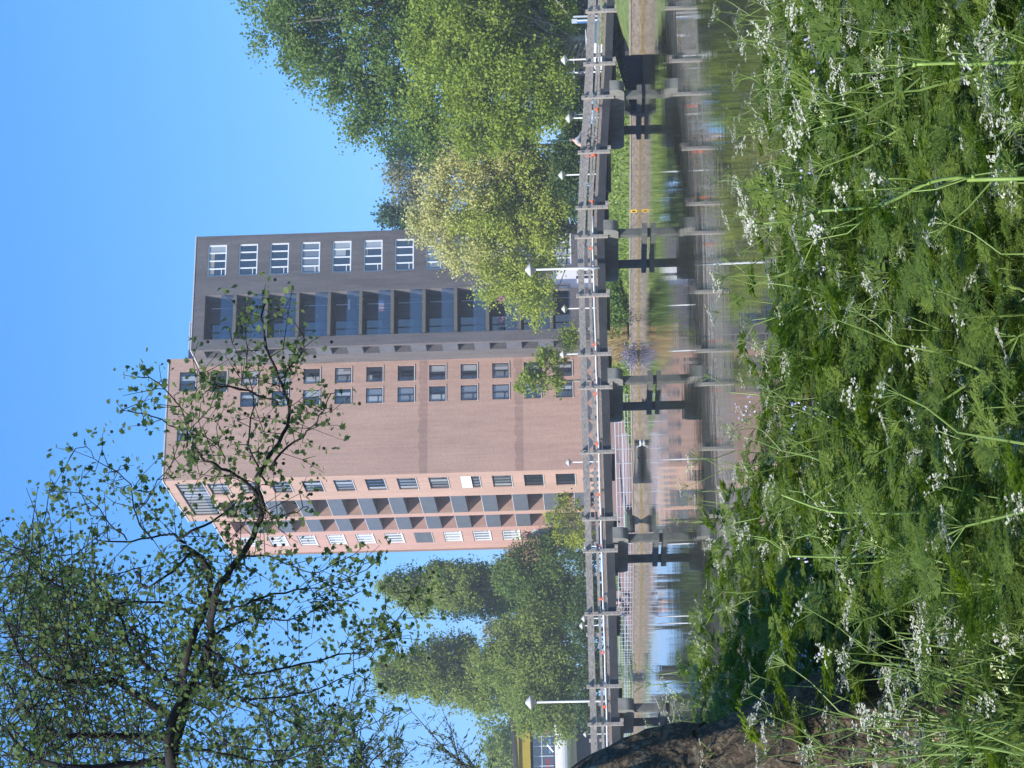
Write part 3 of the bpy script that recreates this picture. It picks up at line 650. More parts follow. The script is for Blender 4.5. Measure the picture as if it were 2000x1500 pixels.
# short grass on the right-hand slope: blades, daisies
gp = []; 
for k in range(9000):
    i = rng.integers(0, len(Q2)-1); t = rng.random(); a, b = Q2[i], Q2[i+1]; d = rng.uniform(.3, 11)
    x, y = a[0]+(b[0]-a[0])*t + LAND.x*d, a[1]+(b[1]-a[1])*t + LAND.y*d
    z = np.interp(d, [.2,2.5,7,12],[.57,1.02,1.75,2.0]); gp.append((x,y,z))
gp = np.array(gp); fr_ = frames(len(gp), (0,-1,.3), 3.0)
BL = ([(-.5,0,0),(.5,0,0),(.1,0,1),(-.1,0,1)], [(0,1,2,3)])
def upright(N, tilt=.35):
    a = rng.uniform(0, 2*np.pi, N); z = nrm(np.stack([rng.normal(0,tilt,N), rng.normal(0,tilt,N), np.ones(N)],1)); x0 = np.stack([np.cos(a),np.sin(a),np.zeros(N)],1); y = nrm(np.cross(z,x0)); x = np.cross(y,z); return np.stack([x,y,z],2)
tag(scatter('lawn_grass', *BL, gp, upright(len(gp)), np.stack([rng.uniform(.12,.26,len(gp))]*2+[rng.uniform(.1,.26,len(gp))],1), leafmat('lawn_blades', (.12,.19,.03),(.24,.30,.06), .3)), kind='stuff')
dp = gp[rng.choice(len(gp), 260)] + np.array([0,0,.16])
tag(scatter('lawn_flowers', *LEAF, dp, frames(len(dp),(0,-.5,1),2), rng.uniform(.06,.13,(len(dp),1)), leafmat('lawn_bloom', (.75,.75,.7),(.75,.62,.1), .1)), kind='stuff')

# ------------------------------------------------------------------ railing on the left quay
rg = thing('railing', (QL[0][0], QL[0][1], .8), 'pale metal railing with five bars along the paved quay before the brown tower', 'railing')
def along(line, step):
    out = []; carry = 0
    for a, b in zip(line[:-1], line[1:]):
        a, b = Vector((*a,0)), Vector((*b,0)); L_ = (b-a).length; t = carry
        while t < L_: out.append(a.lerp(b, t/L_)); t += step
        carry = t-L_
    return out
base_ = Vector((QL[0][0], QL[0][1], .8)); pts = [p + LAND*.25 + Vector((0,0,.66)) - base_ for p in along([(-1.2,145.2)]+QL+QL2[1:3], 1.18)]
for p in pts[:70]: MB().tube([p, p+Vector((0,0,1.1))], .022, 5).build('post', M['galv'], rg)
for z, r in ((1.1,.035),(.85,.018),(.62,.018),(.4,.018),(.17,.018)):
    MB().tube([p+Vector((0,0,z)) for p in pts], r, 5).build('bar', M['galv'], rg)
rg2 = MB()
hp = [p + LAND*1.6 + Vector((0,0,1.2)) for p in along(QL+QL2[1:3], 2.4)]
rr2 = thing('railing', hp[0]-Vector((0,0,.4)), 'second pale handrail set back behind the quay railing', 'railing')
MB().tube([p-rr2.location for p in hp], .035, 5).build('bar', M['galv'], rr2); MB().tube([p-rr2.location-Vector((0,0,.25)) for p in hp], .02, 5).build('bar', M['galv'], rr2)
for p in hp: MB().tube([p-rr2.location, p-rr2.location-Vector((0,0,.9))], .025, 5).build('post', M['galv'], rr2)
# ------------------------------------------------------------------ small things on the loggias of the dark tower
M['pinkf'] = leafmat('pink_flowers', (.55,.16,.30), (.75,.40,.50), .2)
def basket(px_, py_, label):
    p = at(px_, py_, 186.0); t = thing('flower_basket', p, label, 'flower basket'); n = 160
    scatter('flowers', LEAF[0], LEAF[1], rng.normal(size=(n,3))*.2, frames(n), rng.uniform(.08,.14,(n,1)), M['pinkf'], t)
    MB().lathe([(.02,-.3),(.16,-.26),(.24,-.08)], 10).build('pot', M['wood2'], t)
basket(980, 582, 'pink hanging flower basket nearest the pale flowering tree on a loggia'); basket(980, 626, 'pink hanging flower basket left of the other one on the same loggia')
def lying(px_, py_, z_=0): p = at(px_, py_, 186.1); return p
p = lying(756, 597); t = thing('clothes_rack', p, 'rack of red and white washing on a loggia of the dark tower', 'clothes rack', rz=TH)
MB().tube([(-.5,0,.75),(.5,0,.75)], .02, 5).tube([(-.5,0,.75),(-.5,0,-.6)], .02, 5).tube([(.5,0,.75),(.5,0,-.6)], .02, 5).build('frame', M['galv'], t)
for x, m_, h_ in ((-.4,'carr',.8),(-.2,'white',.9),(.0,'carrp',.85),(.18,'white',.7),(.36,'bluec',.6)):
    mm = M.get(m_) or mat(m_, (.62,.3,.28) if m_ == 'carrp' else (.75,.08,.06) if m_ == 'carr' else (.06,.12,.5), .8, .1); M[m_] = mm if m_ != 'carr' else M.get('carr', mm)
    MB().box(x-.08,x+.08,-.012,.012,.75-h_,.74).build('cloth', mm, t)
p = lying(690, 594); t = thing('easel', p, 'white stand with a tan panel on a loggia of the dark tower', 'stand', rz=TH)
MB().box(-.42,.42,-.03,.03,-.35,.35).build('panel', M['wood2'], t); MB().tube([(-.4,.0,-.36),(-.5,0,-.95)], .03, 5).tube([(.4,0,-.36),(.5,0,-.95)], .03, 5).box(-.48,.48,-.04,.04,.36,.42).box(-.5,.5,-.04,.04,-.44,-.36).build('frame', M['white'], t)
# ------------------------------------------------------------------ low building at far left
lbp = at(1130, 1470, 232)
lb = thing('low_building', (lbp.x, lbp.y, 1.9), 'low building at the far left with yellow fascia, glass front and round concrete canopy', 'building', rz=R(8))
M['yellow'] = mat('yellow_fascia', (.34,.25,.02), .6, .2, .6)
M['canopy'] = mat('canopy_concrete', (.52,.53,.54), .7, .12, .8)
def H(px_, py_=1460): return at(px_, py_, 232).z - 1.9
w0, w1 = -7, 6.2
MB().box(w0,w1,0,12,0,H(1040)).build('wall', mat('dark_facade', (.03,.035,.04), .4, .2), lb)
MB().box(w0-.3,w1+.2,-.9,12,H(1036),H(1014)).build('fascia', M['yellow'], lb)
rf = MB(); rf.add([(w0-.5,-1.2,H(1014)),(w1+.5,-1.2,H(1014)),(w1+.5,12,H(1014)),(w0-.5,12,H(1014)),(w0-.5,-1.2,H(1021)+.9),(w1+.5,-1.2,H(1003)+.25),(w1+.5,12,H(1003)+.25),(w0-.5,12,H(1021)+.9)], [(0,3,2,1),(4,5,6,7),(0,1,5,4),(1,2,6,5),(2,3,7,6),(3,0,4,7)])
MB().beam((w0-.5,-1.25,H(1022)+.6),(w1+.5,-1.25,H(1004)+.3),.3,.35).build('roof_edge', M['steel'], lb)
rf.build('roof', M['yellow'], lb)
for k in range(6):
    x0 = w0+.1+k*2.2
    fr = MB()
    for u in (x0, x0+1.1): fr.box(u-.05,u+.05,-.12,-.02,H(1081),H(1041))
    fr.box(x0,x0+2.2,-.11,-.02,H(1058)-.04,H(1058)+.04); o = fr.build('window', M['galv'], lb)
    MB().box(x0+.05,x0+2.15,-.012,-.004,H(1081),H(1041)).build('pane', M['glass'], o)
    MB().box(x0+.3,x0+1.9,-.02,-.013,H(1072),H(1067)).build('red_panel', mat('red_panel', (.30,.02,.03), .5, .1), o) if k % 2 == 0 else MB().box(x0+.3,x0+1.9,-.02,-.013,H(1076),H(1072)).build('blue_panel', mat('blue_panel', (.10,.22,.42), .5, .1), o)
for x0, x1 in ((-7.5,-2.8),(-2.78,1.6),(1.62,5.6)):
    m = MB(); n = 12; c0 = H(1101); rad = (H(1083)-H(1117))/2
    ring = [(-1.0-rad*1.1*math.cos(t), c0+rad*math.sin(t)) for t in np.linspace(-math.pi/2, math.pi/2, n)]
    vs = [(x, y, z) for x in (x0,x1) for y, z in ring+[(0,c0+rad),(0,c0-rad)]]; k = n+2
    m.add(vs, [tuple(range(k)), tuple(range(2*k-1,k-1,-1))]+[(i,(i+1)%k,(i+1)%k+k,i+k) for i in range(k)])
    m.build('canopy', M['canopy'], lb, smooth=False)
MB().box(-7.5,5.7,-.6,-.01,H(1126),H(1118)).build('canopy_soffit', mat('cream_band', (.55,.47,.36), .7, .1), lb)
MB().tube([(-3.4,-1.4,H(1081)),(-3.4,-1.4,H(1042))], .14, 8).build('column', M['white'], lb)
MB().tube([(1.0,-1.1,H(1070)),(.2,-1.1,H(1081))], .07, 6).build('strut', M['galv'], lb)

# ------------------------------------------------------------------ cars, shed, posts on the right bank
def car(p, rz, paint, label, blue=False):
    t = thing('parked_car', p, label, 'car', rz=rz)
    prof = [(-2.05,.35),(-2.1,.72),(-1.95,.95),(-1.2,1.0),(-.55,1.42),(.95,1.46),(1.75,1.05),(2.05,.95),(2.1,.5),(2.0,.33)]
    m = MB(); k = len(prof)
    for y, sx in ((-.84,1),(-.78,1.0),(.78,1.0),(.84,1)): pass
    vs = [];
    for y, inset in ((-.86,.06),(-.70,0),(.70,0),(.86,.06)):
        for x, z in prof: vs.append((x*(1-inset*.3), y if z < 1.1 else y*.84, z-inset*.3))
    fs = [(j*k+i, j*k+(i+1)%k, (j+1)*k+(i+1)%k, (j+1)*k+i) for j in range(3) for i in range(k)] + [tuple(range(k-1,-1,-1)), tuple(3*k+i for i in range(k))]
    m.add(vs, fs); m.build('body', paint, t, smooth=False, bevel=.05)
    g = MB(); g.quad((-1.17,-.66,1.03),(-1.17,.66,1.03),(-.6,.6,1.39),(-.6,-.6,1.39)).build('windscreen', M['glass'], t)
    MB().quad((1.70,.62,1.09),(1.70,-.62,1.09),(1.0,-.58,1.44),(1.0,.58,1.44)).build('rear_window', M['glass'], t)
    for s in (-1,1):
        MB().add([(-1.0,s*.80,1.06),(1.45,s*.80,1.08),(.9,s*.745,1.4),(-.5,s*.745,1.38)], [(0,1,2,3) if s < 0 else (3,2,1,0)]).build('side_window', M['glass'], t)
        MB().box(-2.13,-2.05,s*.62-.17,s*.62+.17,.62,.78).build('headlight', M['frame_w'], t)
        MB().box(2.04,2.12,s*.66-.13,s*.66+.13,.72,.92).build('tail_light', M['orange'], t)
        for x in (-1.3,1.28):
            w = MB(); w.v = []; prof2 = [(.31,-.1),(.33,-.06),(.33,.06),(.31,.1),(.2,.1)]
            mm = MB().lathe(prof2, 16); w.add([(x+a, s*.78+c, .33+b) for a, b, c in mm.v], mm.f); wo = w.build('wheel', M['bolt'], t)
            mm = MB().lathe([(.2,.1*s),(.12,.07*s),(.0,.08*s)], 12); w2 = MB(); w2.add([(x+a, s*.78+c, .33+b) for a, b, c in mm.v], mm.f); w2.build('rim', M['galv'], wo)
    return t
M['carw'] = mat('white_car_paint', (.75,.76,.78), .25, .03, spec=.6); M['carb'] = mat('blue_car_paint', (.05,.13,.35), .25, .05, spec=.6)
M['carr'] = mat('red_car_paint', (.45,.03,.03), .25, .05, spec=.6); M['carg'] = mat('grey_car_paint', (.35,.36,.37), .25, .05, spec=.6)
def ground_at(py_, Y, z): p = at(1170, py_, Y); return (p.x, p.y, z)
car(ground_at(88,128,1.55), R(60), M['carw'], 'white car parked nose to the bridge beside the mottled trunk')
car(ground_at(330,152,1.9), R(15), M['carb'], 'blue car half hidden behind the railing below the pale tree')
sh = ground_at(60,146,1.9); t = thing('low_shed', sh, 'long dark low shed with pale roof edge behind the right end of the bridge', 'shed', rz=R(5))
zr = at(1120,60,146).z-1.9
MB().box(-3.2,3.4,0,4,0,zr*.99).build('wall', mat('shed_wall', (.035,.037,.04), .6, .25), t); MB().box(-3.3,3.5,-.06,4.1,zr,zr+.08).build('roof_edge', M['cap'], t)
MB().box(-3.2,3.4,-.03,-.004,zr*.42,zr*.45).build('rail_strip', M['greyp'], t)
pb = ground_at(40,124,1.7); t = thing('ticket_post', pb, 'blue and white twin metal post standing behind the right end of the bridge', 'post')
hz = at(1117,40,124).z-1.7
M['bluep'] = mat('blue_paint', (.06,.17,.38), .5, .1)
MB().box(-.12,.1,-.08,.08,0,hz).build('blue_column', M['bluep'], t); MB().box(-.02,.06,-.1,-.081,.1,hz-.3).build('white_strip', M['white'], t); MB().box(.22,.32,-.08,.08,0,hz*.96).build('grey_column', M['galv'], t); MB().box(-.13,.13,-.11,-.03,hz-.32,hz+.02).build('head', M['galv'], t)
pp = ground_at(140,130,1.8); t = thing('white_pole', pp, 'slim white pole with purple collar among the leaves at the right', 'pole')
hz = at(1080,140,130).z-1.8
MB().tube([(0,0,0),(0,0,hz)], .05, 7).build('shaft', M['white'], t); MB().tube([(0,0,hz*.42),(0,0,hz*.52)], .085, 7).build('collar', M['purple'], t)
pp = ground_at(272,140,1.9); t = thing('green_pole', pp, 'thin dark green pole behind the cyclist', 'pole'); hz = at(1070,272,140).z-1.9
MB().tube([(0,0,0),(0,0,hz)], .05, 7).build('shaft', mat('green_paint', (.04,.09,.07), .5, .1), t); MB().lathe([(.055,hz),(.06,hz+.03),(0,hz+.06)],8).build('finial', M['bolt'], t)
pp = ground_at(222,133,1.85); t = thing('sign_board', pp, 'small grey back of a sign behind the handlebars of the cyclist', 'sign'); hz = at(1123,222,133).z-1.85
MB().tube([(0,0,0),(0,0,hz)], .03, 6).build('post', M['galv'], t); MB().box(-.19,.19,-.04,-.031,hz-.02,hz+.3).build('board', M['greyp'], t)
# yellow plate on the quay wall
a_, b_ = Vector((*Q2[1],0)), Vector((*Q2[2],0)); d_ = (b_-a_).normalized(); pos = a_.lerp(b_, .46); nn = Vector((d_.y,-d_.x,0)); nn = nn if nn.dot(LAND) < 0 else -nn
t = thing('warning_sign', pos+nn*.03+Vector((0,0,.34)), 'small yellow plate with a black mark on the brown quay wall', 'sign', rz=math.atan2(nn.y,nn.x)+math.pi/2)
MB().box(-.2,.2,0,.02,-.19,.19).build('plate', mat('yellow_plate', (.75,.45,.02), .5, .05), t)
MB().add([(-.14,-.004,-.13),(-.07,-.004,-.13),(.0,-.004,-.02),(.0,-.004,-.13),(.14,-.004,.0),(.05,-.004,.03),(.13,-.004,.13),(.05,-.004,.13),(-.06,-.004,.04),(-.02,-.004,.13),(-.1,-.004,.13)], [(0,1,2,8),(2,3,4,5),(5,6,7,8),(8,9,10,0),(2,5,8)]).build('symbol', M['bolt'], t)

# ------------------------------------------------------------------ boats and birds
def boat(p, rz, L_, B_, Hh, m, label, name='rowing_boat'):
    t = thing(name, p, label, 'boat', rz=rz); mb = MB(); n = 11; k = 7
    for i in range(n):
        u = i/(n-1); x = (u-.5)*L_; w = B_/2*(math.sin(math.pi*min(1,(.18+u*.9)*.5+.0)) if u < .55 else math.cos((u-.55)/.45*math.pi/2)**.7); w = max(w,.02); zz = Hh*(1+.35*max(0,u-.5)**2*4)
        for j in range(k):
            a = math.pi*(j/(k-1)); mb.v.append((x, -w*math.cos(a), zz-(zz+.12)*math.sin(a)**.6))
    mb.f = [(i*k+j, i*k+j+1, (i+1)*k+j+1, (i+1)*k+j) for i in range(n-1) for j in range(k-1)] + [tuple(range(k))]
    h = mb.build('hull', m, t, smooth=True); sol = h.modifiers.new('s','SOLIDIFY'); sol.thickness = .04
    MB().box(-L_*.2,-L_*.1,-B_*.4,B_*.4,Hh*.6,Hh*.66).build('bench', M['wood2'], t); MB().box(L_*.1,L_*.19,-B_*.4,B_*.4,Hh*.6,Hh*.66).build('bench', M['wood2'], t)
    return t
M['bhull'] = mat('black_hull', (.03,.03,.028), .5, .3)
p = at(1250, 903, 141); boat((p.x, p.y, 0), R(150), 3.4, 1.5, .5, M['bhull'], 'dark rowing boat moored against the quay below the brown tower')
p = at(1234, 1019, 147); t = boat((p.x, 150.3, .62), R(12), 2.0, .9, .42, M['bhull'], 'black dinghy hung on the quay edge behind the railing', 'dinghy')
MB().box(-.9,.5,.1,.4,.35,.55).build('green_cover', mat('green_cover', (.10,.22,.09), .7, .2), t)
def bird(p, rz, col, label, s=1.0, neck=True, name='swan'):
    t = thing(name, p, label, 'bird', rz=rz); m = bpy.data.meshes.new('body')
    pts = [(-.42,0,.16,.03),(-.28,0,.13,.11),(-.05,0,.10,.17),(.16,0,.11,.13),(.24,0,.22,.06),(.25,0,.36,.045),(.28,0,.46,.042),(.34,0,.48,.05),(.42,0,.45,.022),(.5,0,.43,.012)] if neck else [(-.2,0,.08,.02),(-.1,0,.07,.07),(.05,0,.07,.08),(.14,0,.13,.04),(.17,0,.19,.045),(.24,0,.18,.012)]
    m.from_pydata([(x*s,y*s,z*s) for x,y,z,_ in pts], [(i,i+1) for i in range(len(pts)-1)], [])
    o = link_obj('body', m, col, t); sk = o.modifiers.new('k','SKIN'); 
    for i, q in enumerate(pts): m.skin_vertices[0].data[i].radius = (q[3]*s, q[3]*s)
    ss = o.modifiers.new('u','SUBSURF'); ss.levels = 2; ss.render_levels = 2
    bx = pts[-1]; MB().tube([(bx[0]*s-.04*s,0,bx[2]*s+.01),(bx[0]*s+.03*s,0,bx[2]*s-.02*s)], [.022*s,.008*s], 6).build('beak', M['orange'], t)
    return t
M['feather'] = mat('feather', (.6,.59,.55), .8, .06); p = at(1252, 866, 140); bird((p.x, p.y, .0), R(195), M['feather'], 'white swan swimming towards the dark rowing boat', .72)
p = at(1261, 786, 128); bird((p.x, p.y, 0), R(170), M['bhull'], 'small black coot on the water by the middle pier', 1.3, False, 'coot')

# ------------------------------------------------------------------ cyclist and people
M['skin'] = mat('skin', (.55,.34,.25), .6, .05); M['hair'] = mat('grey_hair', (.16,.14,.12), .8, .2); M['top'] = mat('grey_top', (.30,.31,.33), .85, .15, 6); M['trou'] = mat('dark_trousers', (.03,.032,.04), .85, .2)
def skinmesh(name, pts, edges, m, parent, lv=1):
    me = bpy.data.meshes.new(name); me.from_pydata([p[:3] for p in pts], edges, []); o = link_obj(name, me, m, parent)
    o.modifiers.new('k','SKIN')
    if not me.skin_vertices: return o
    for i, p in enumerate(pts): me.skin_vertices[0].data[i].radius = (p[3], p[3])
    me.skin_vertices[0].data[0].use_root = True
    s = o.modifiers.new('u','SUBSURF'); s.levels = lv; s.render_levels = lv; return o
def person(p, rz, label, J, top, trou, hair):
    """J: joint positions in the person's own frame (x forward)"""
    t = thing('person', p, label, 'person', rz=rz)
    names = ['pelvis','waist','chest','neck','head','crown','lsh','lel','lwr','lha','rsh','rel','rwr','rha','lhip','lkn','lan','lto','rhip','rkn','ran','rto']
    rad = dict(pelvis=.13,waist=.12,chest=.14,neck=.055,head=.085,crown=.08,lsh=.06,lel=.045,lwr=.032,lha=.03,rsh=.06,rel=.045,rwr=.032,rha=.03,lhip=.085,lkn=.06,lan=.042,lto=.035,rhip=.085,rkn=.06,ran=.042,rto=.035)
    ed = [('pelvis','waist'),('waist','chest'),('chest','neck'),('neck','head'),('head','crown')]
    for s in 'lr': ed += [('chest',s+'sh'),(s+'sh',s+'el'),(s+'el',s+'wr'),(s+'wr',s+'ha'),('pelvis',s+'hip'),(s+'hip',s+'kn'),(s+'kn',s+'an'),(s+'an',s+'to')]
    ix = {n: i for i, n in enumerate(names)}
    skinmesh('body', [(*J[n], rad[n]) for n in names], [(ix[a],ix[b]) for a,b in ed], M['skin'], t, 2)
    tn = ['chest','waist','lsh','lel','lwr','rsh','rel','rwr']; te = [('chest','waist'),('chest','lsh'),('lsh','lel'),('lel','lwr'),('chest','rsh'),('rsh','rel'),('rel','rwr')]; ix = {n:i for i,n in enumerate(tn)}
    skinmesh('jacket', [(*J[n], rad[n]+.022) for n in tn], [(ix[a],ix[b]) for a,b in te], top, t)
    tn = ['pelvis','lhip','lkn','lan','rhip','rkn','ran']; te = [('pelvis','lhip'),('lhip','lkn'),('lkn','lan'),('pelvis','rhip'),('rhip','rkn'),('rkn','ran')]; ix = {n:i for i,n in enumerate(tn)}
    skinmesh('trousers', [(*J[n], rad[n]+.02) for n in tn], [(ix[a],ix[b]) for a,b in te], trou, t)
    h = Vector(J['head']); c = Vector(J['crown']); d = (c-h).normalized(); fw = Vector((1,0,0))
    MB().ball(h+d*.07-fw*.03, .105, 10, (1,.9,1)).build('hair', hair, t, smooth=True)
    MB().tube([h+fw*.085+d*.0, h+fw*.115-d*.02], [.018,.012], 5).build('nose', M['skin'], t)
    return t
JC = dict(pelvis=(-.22,0,.93),waist=(-.12,0,1.08),chest=(.06,0,1.28),neck=(.14,0,1.40),head=(.21,0,1.49),crown=(.22,0,1.6),
    lsh=(.09,.19,1.3),lel=(.26,.24,1.1),lwr=(.46,.24,1.02),lha=(.53,.23,1.01),rsh=(.09,-.19,1.3),rel=(.26,-.24,1.1),rwr=(.46,-.24,1.02),rha=(.53,-.23,1.01),
    lhip=(-.2,.1,.9),lkn=(.18,.12,.74),lan=(.04,.12,.34),lto=(.2,.12,.29),rhip=(-.2,-.1,.9),rkn=(.14,-.12,.6),ran=(-.1,-.12,.2),rto=(.06,-.12,.15))
sC = s_at(252); pc = bp(sC, 1.6, 2.73)
cyc = person(pc, BTH, 'person in a grey top leaning forward, riding a bicycle over the footbridge', JC, M['top'], M['trou'], M['hair'])
bk = thing('bicycle', pc + Vector((0,0,.001)), 'dark bicycle with orange details ridden over the footbridge', 'bicycle', rz=BTH)
def ring(c, r, w): 
    return MB().tube([(c[0]+r*math.cos(t), 0, c[2]+r*math.sin(t)) for t in np.linspace(0, 2*math.pi, 25)], w, 6, cap=False)
for x in (-.52,.53):
    w = MB(); w.add(*[getattr(ring((x,0,.345),.325,.02), a) for a in ('v','f')]); wo = w.build('wheel', M['bolt'], bk)
    sp = MB()
    for k in range(10): t_ = math.pi*2*k/10; sp.tube([(x,0,.345),(x+.31*math.cos(t_),0,.345+.31*math.sin(t_))], .004, 3)
    sp.build('spokes', M['galv'], wo)
fr = MB(); A = {'bb':(-.08,0,.30),'seat':(-.24,0,.82),'head':(.36,0,.85),'fork':(.40,0,.7),'rw':(-.52,0,.345),'fw':(.53,0,.345)}
for a, b in (('bb','seat'),('seat','head'),('bb','fork'),('head','fork'),('fork','fw'),('bb','rw'),('seat','rw')): fr.tube([A[a],A[b]], .02, 6)
fr.build('frame', M['trou'], bk)
MB().tube([(.36,0,.85),(.36,0,1.0),(.45,-.26,1.0),(.56,-.28,.98)], .015, 6).tube([(.36,0,1.0),(.45,.26,1.0),(.56,.28,.98)], .015, 6).build('handlebar', M['galv'], bk)
MB().tube([(-.38,0,.86),(-.24,0,.87),(-.1,0,.85)], [.09,.06,.025], 8).build('saddle', M['bolt'], bk)
MB().box(-.82,-.42,-.1,.1,.69,.72).box(-.84,-.8,-.06,.06,.5,.66).build('rear_rack', M['orange'], bk)
JS = dict(pelvis=(0,0,.5),waist=(-.02,0,.68),chest=(0,0,.92),neck=(.03,0,1.06),head=(.06,0,1.15),crown=(.06,0,1.27),lsh=(0,.19,.94),lel=(.06,.25,.7),lwr=(.25,.18,.62),lha=(.32,.15,.62),rsh=(0,-.19,.94),rel=(.06,-.25,.7),rwr=(.25,-.18,.62),rha=(.32,-.15,.62),
    lhip=(.03,.1,.48),lkn=(.42,.12,.5),lan=(.45,.12,.09),lto=(.6,.12,.05),rhip=(.03,-.1,.48),rkn=(.42,-.12,.5),ran=(.45,-.12,.09),rto=(.6,-.12,.05))
M['pinkc'] = mat('pink_cloth', (.62,.30,.27), .85, .15); M['jeans'] = mat('blue_jeans', (.10,.14,.24), .85, .2); M['blackc'] = mat('black_cloth', (.03,.03,.05), .85, .2)
def quaypt(py_, back):
    # a point behind the left railing at this place in the view
    u = at(1225, py_, 160); X = u.x
    ys = [q[1] for q in QL]; xs_ = [q[0] for q in QL]
    Y = np.interp(-X, [-x for x in xs_], ys); u = at(1225, py_, Y); return Vector((u.x, Y, 0)) + LAND*back
pz = quaypt(1217, 1.2); person((pz.x, pz.y, 1.0), R(200), 'person in a pink top sitting behind the quay railing', JS, M['pinkc'], M['jeans'], M['hair'])
pz2 = quaypt(1203, 1.3); person((pz2.x, pz2.y, 1.0), R(250), 'person in dark clothes sitting behind the quay railing next to a lamp', JS, M['blackc'], M['trou'], M['hair'])
def bench(p, rz, label):
    t = thing('bench', p, label, 'bench', rz=rz)
    MB().box(-.25,.2,-.9,.9,.36,.42).build('seat', M['wood2'], t); MB().box(-.32,-.27,-.9,.9,.55,.9).build('backrest', M['wood2'], t)
    for y in (-.7,.7): MB().box(-.28,.15,y-.03,y+.03,-.1,.36).build('leg', M['steel'], t)
bench((pz.x, pz.y, 1.0), R(200), 'bench behind the quay railing under the person in pink'); bench((pz2.x, pz2.y, 1.0), R(250), 'bench behind the quay railing under the person in dark clothes')
#FOREGROUND
# ------------------------------------------------------------------ plane tree: leaning trunk and overhanging limbs
pt = thing('plane_tree', (-.62, 5.2, 1.1), 'leaning old tree with rough lichen covered trunk and leafy limbs hanging over the water', 'tree')
pb0 = Vector(pt.location)
def barkmat():
    m = bpy.data.materials.new('rough_bark'); m.use_nodes = True; t = m.node_tree; N = t.nodes; L = t.links; b = N['Principled BSDF']; b.inputs['Roughness'].default_value = .95; b.inputs['Specular IOR Level'].default_value = .1
    tc = N.new('ShaderNodeTexCoord')
    v = N.new('ShaderNodeTexVoronoi'); v.feature = 'DISTANCE_TO_EDGE'; v.inputs['Scale'].default_value = 26; mp = N.new('ShaderNodeMapping'); mp.inputs['Scale'].default_value = (1.15,1.15,.26)
    nz = N.new('ShaderNodeTexNoise'); nz.inputs['Scale'].default_value = 9; nz.inputs['Detail'].default_value = 8
    ad = N.new('ShaderNodeMix'); ad.data_type = 'RGBA'; ad.inputs[0].default_value = .3
    L.new(tc.outputs['Object'], nz.inputs['Vector']); L.new(tc.outputs['Object'], ad.inputs[6]); L.new(nz.outputs[1], ad.inputs[7]); rt = N.new('ShaderNodeMapping'); rt.inputs['Rotation'].default_value = (0, R(-24), 0); L.new(ad.outputs[2], rt.inputs[0]); L.new(rt.outputs[0], mp.inputs[0]); L.new(mp.outputs[0], v.inputs['Vector'])
    cr = N.new('ShaderNodeValToRGB'); e = cr.color_ramp.elements; e[0].position = 0; e[0].color = (.05,.038,.026,1); e[1].position = .3; e[1].color = (.15,.112,.07,1)
    L.new(v.outputs['Distance'], cr.inputs[0])
    n2 = N.new('ShaderNodeTexNoise'); n2.inputs['Scale'].default_value = 5; n2.inputs['Detail'].default_value = 9; n2.inputs['Roughness'].default_value = .75; L.new(tc.outputs['Object'], n2.inputs['Vector'])
    c2 = N.new('ShaderNodeValToRGB'); c2.color_ramp.elements[0].position = .52; c2.color_ramp.elements[1].position = .68; L.new(n2.outputs[0], c2.inputs[0])
    n3 = N.new('ShaderNodeTexNoise'); n3.inputs['Scale'].default_value = 22; n3.inputs['Detail'].default_value = 6; L.new(tc.outputs['Object'], n3.inputs['Vector'])
    c3 = N.new('ShaderNodeValToRGB'); c3.color_ramp.elements[0].color = (.09,.07,.025,1); c3.color_ramp.elements[1].color = (.24,.24,.19,1); c3.color_ramp.elements[0].position = .4; c3.color_ramp.elements[1].position = .62; L.new(n3.outputs[0], c3.inputs[0])
    mx = N.new('ShaderNodeMix'); mx.data_type = 'RGBA'; L.new(c2.outputs[0], mx.inputs[0]); L.new(cr.outputs[0], mx.inputs[6]); L.new(c3.outputs[0], mx.inputs[7]); L.new(mx.outputs[2], b.inputs['Base Color'])
    bp = N.new('ShaderNodeBump'); bp.inputs['Strength'].default_value = .9; bp.inputs['Distance'].default_value = .02; s = N.new('ShaderNodeMath'); L.new(cr.outputs[0], s.inputs[0]); L.new(n3.outputs[0], s.inputs[1]); L.new(s.outputs[0], bp.inputs['Height']); L.new(bp.outputs[0], b.inputs['Normal'])
    return m
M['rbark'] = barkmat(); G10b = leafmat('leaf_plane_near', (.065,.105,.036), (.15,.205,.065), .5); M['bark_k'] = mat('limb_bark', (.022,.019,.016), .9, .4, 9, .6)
tb = MB(); e0 = at(1800, 1235, 5.6); e1 = at(1640, 1292, 5.7); e2 = at(1100, 1500, 6.1)
rad_ = .30
def off(p, r): return p + Vector((-r*.93, r*.2, -r*.36))
tp = [off(e0, .44)+Vector((.10,0,-1.0)), off(e0,.41)+Vector((.03,0,-.35)), off(e1,.37), off(e1.lerp(e2,.5),.36), off(e2,.33), Vector((-2.5,6.6,3.9)), Vector((-4.0,7.6,4.9)), Vector((-4.7,9.8,5.5)), Vector((-4.2,12.0,5.7)), at(348,1600,13)]
rs = [.46,.38,.32,.30,.28,.26,.23,.2,.16,.08]
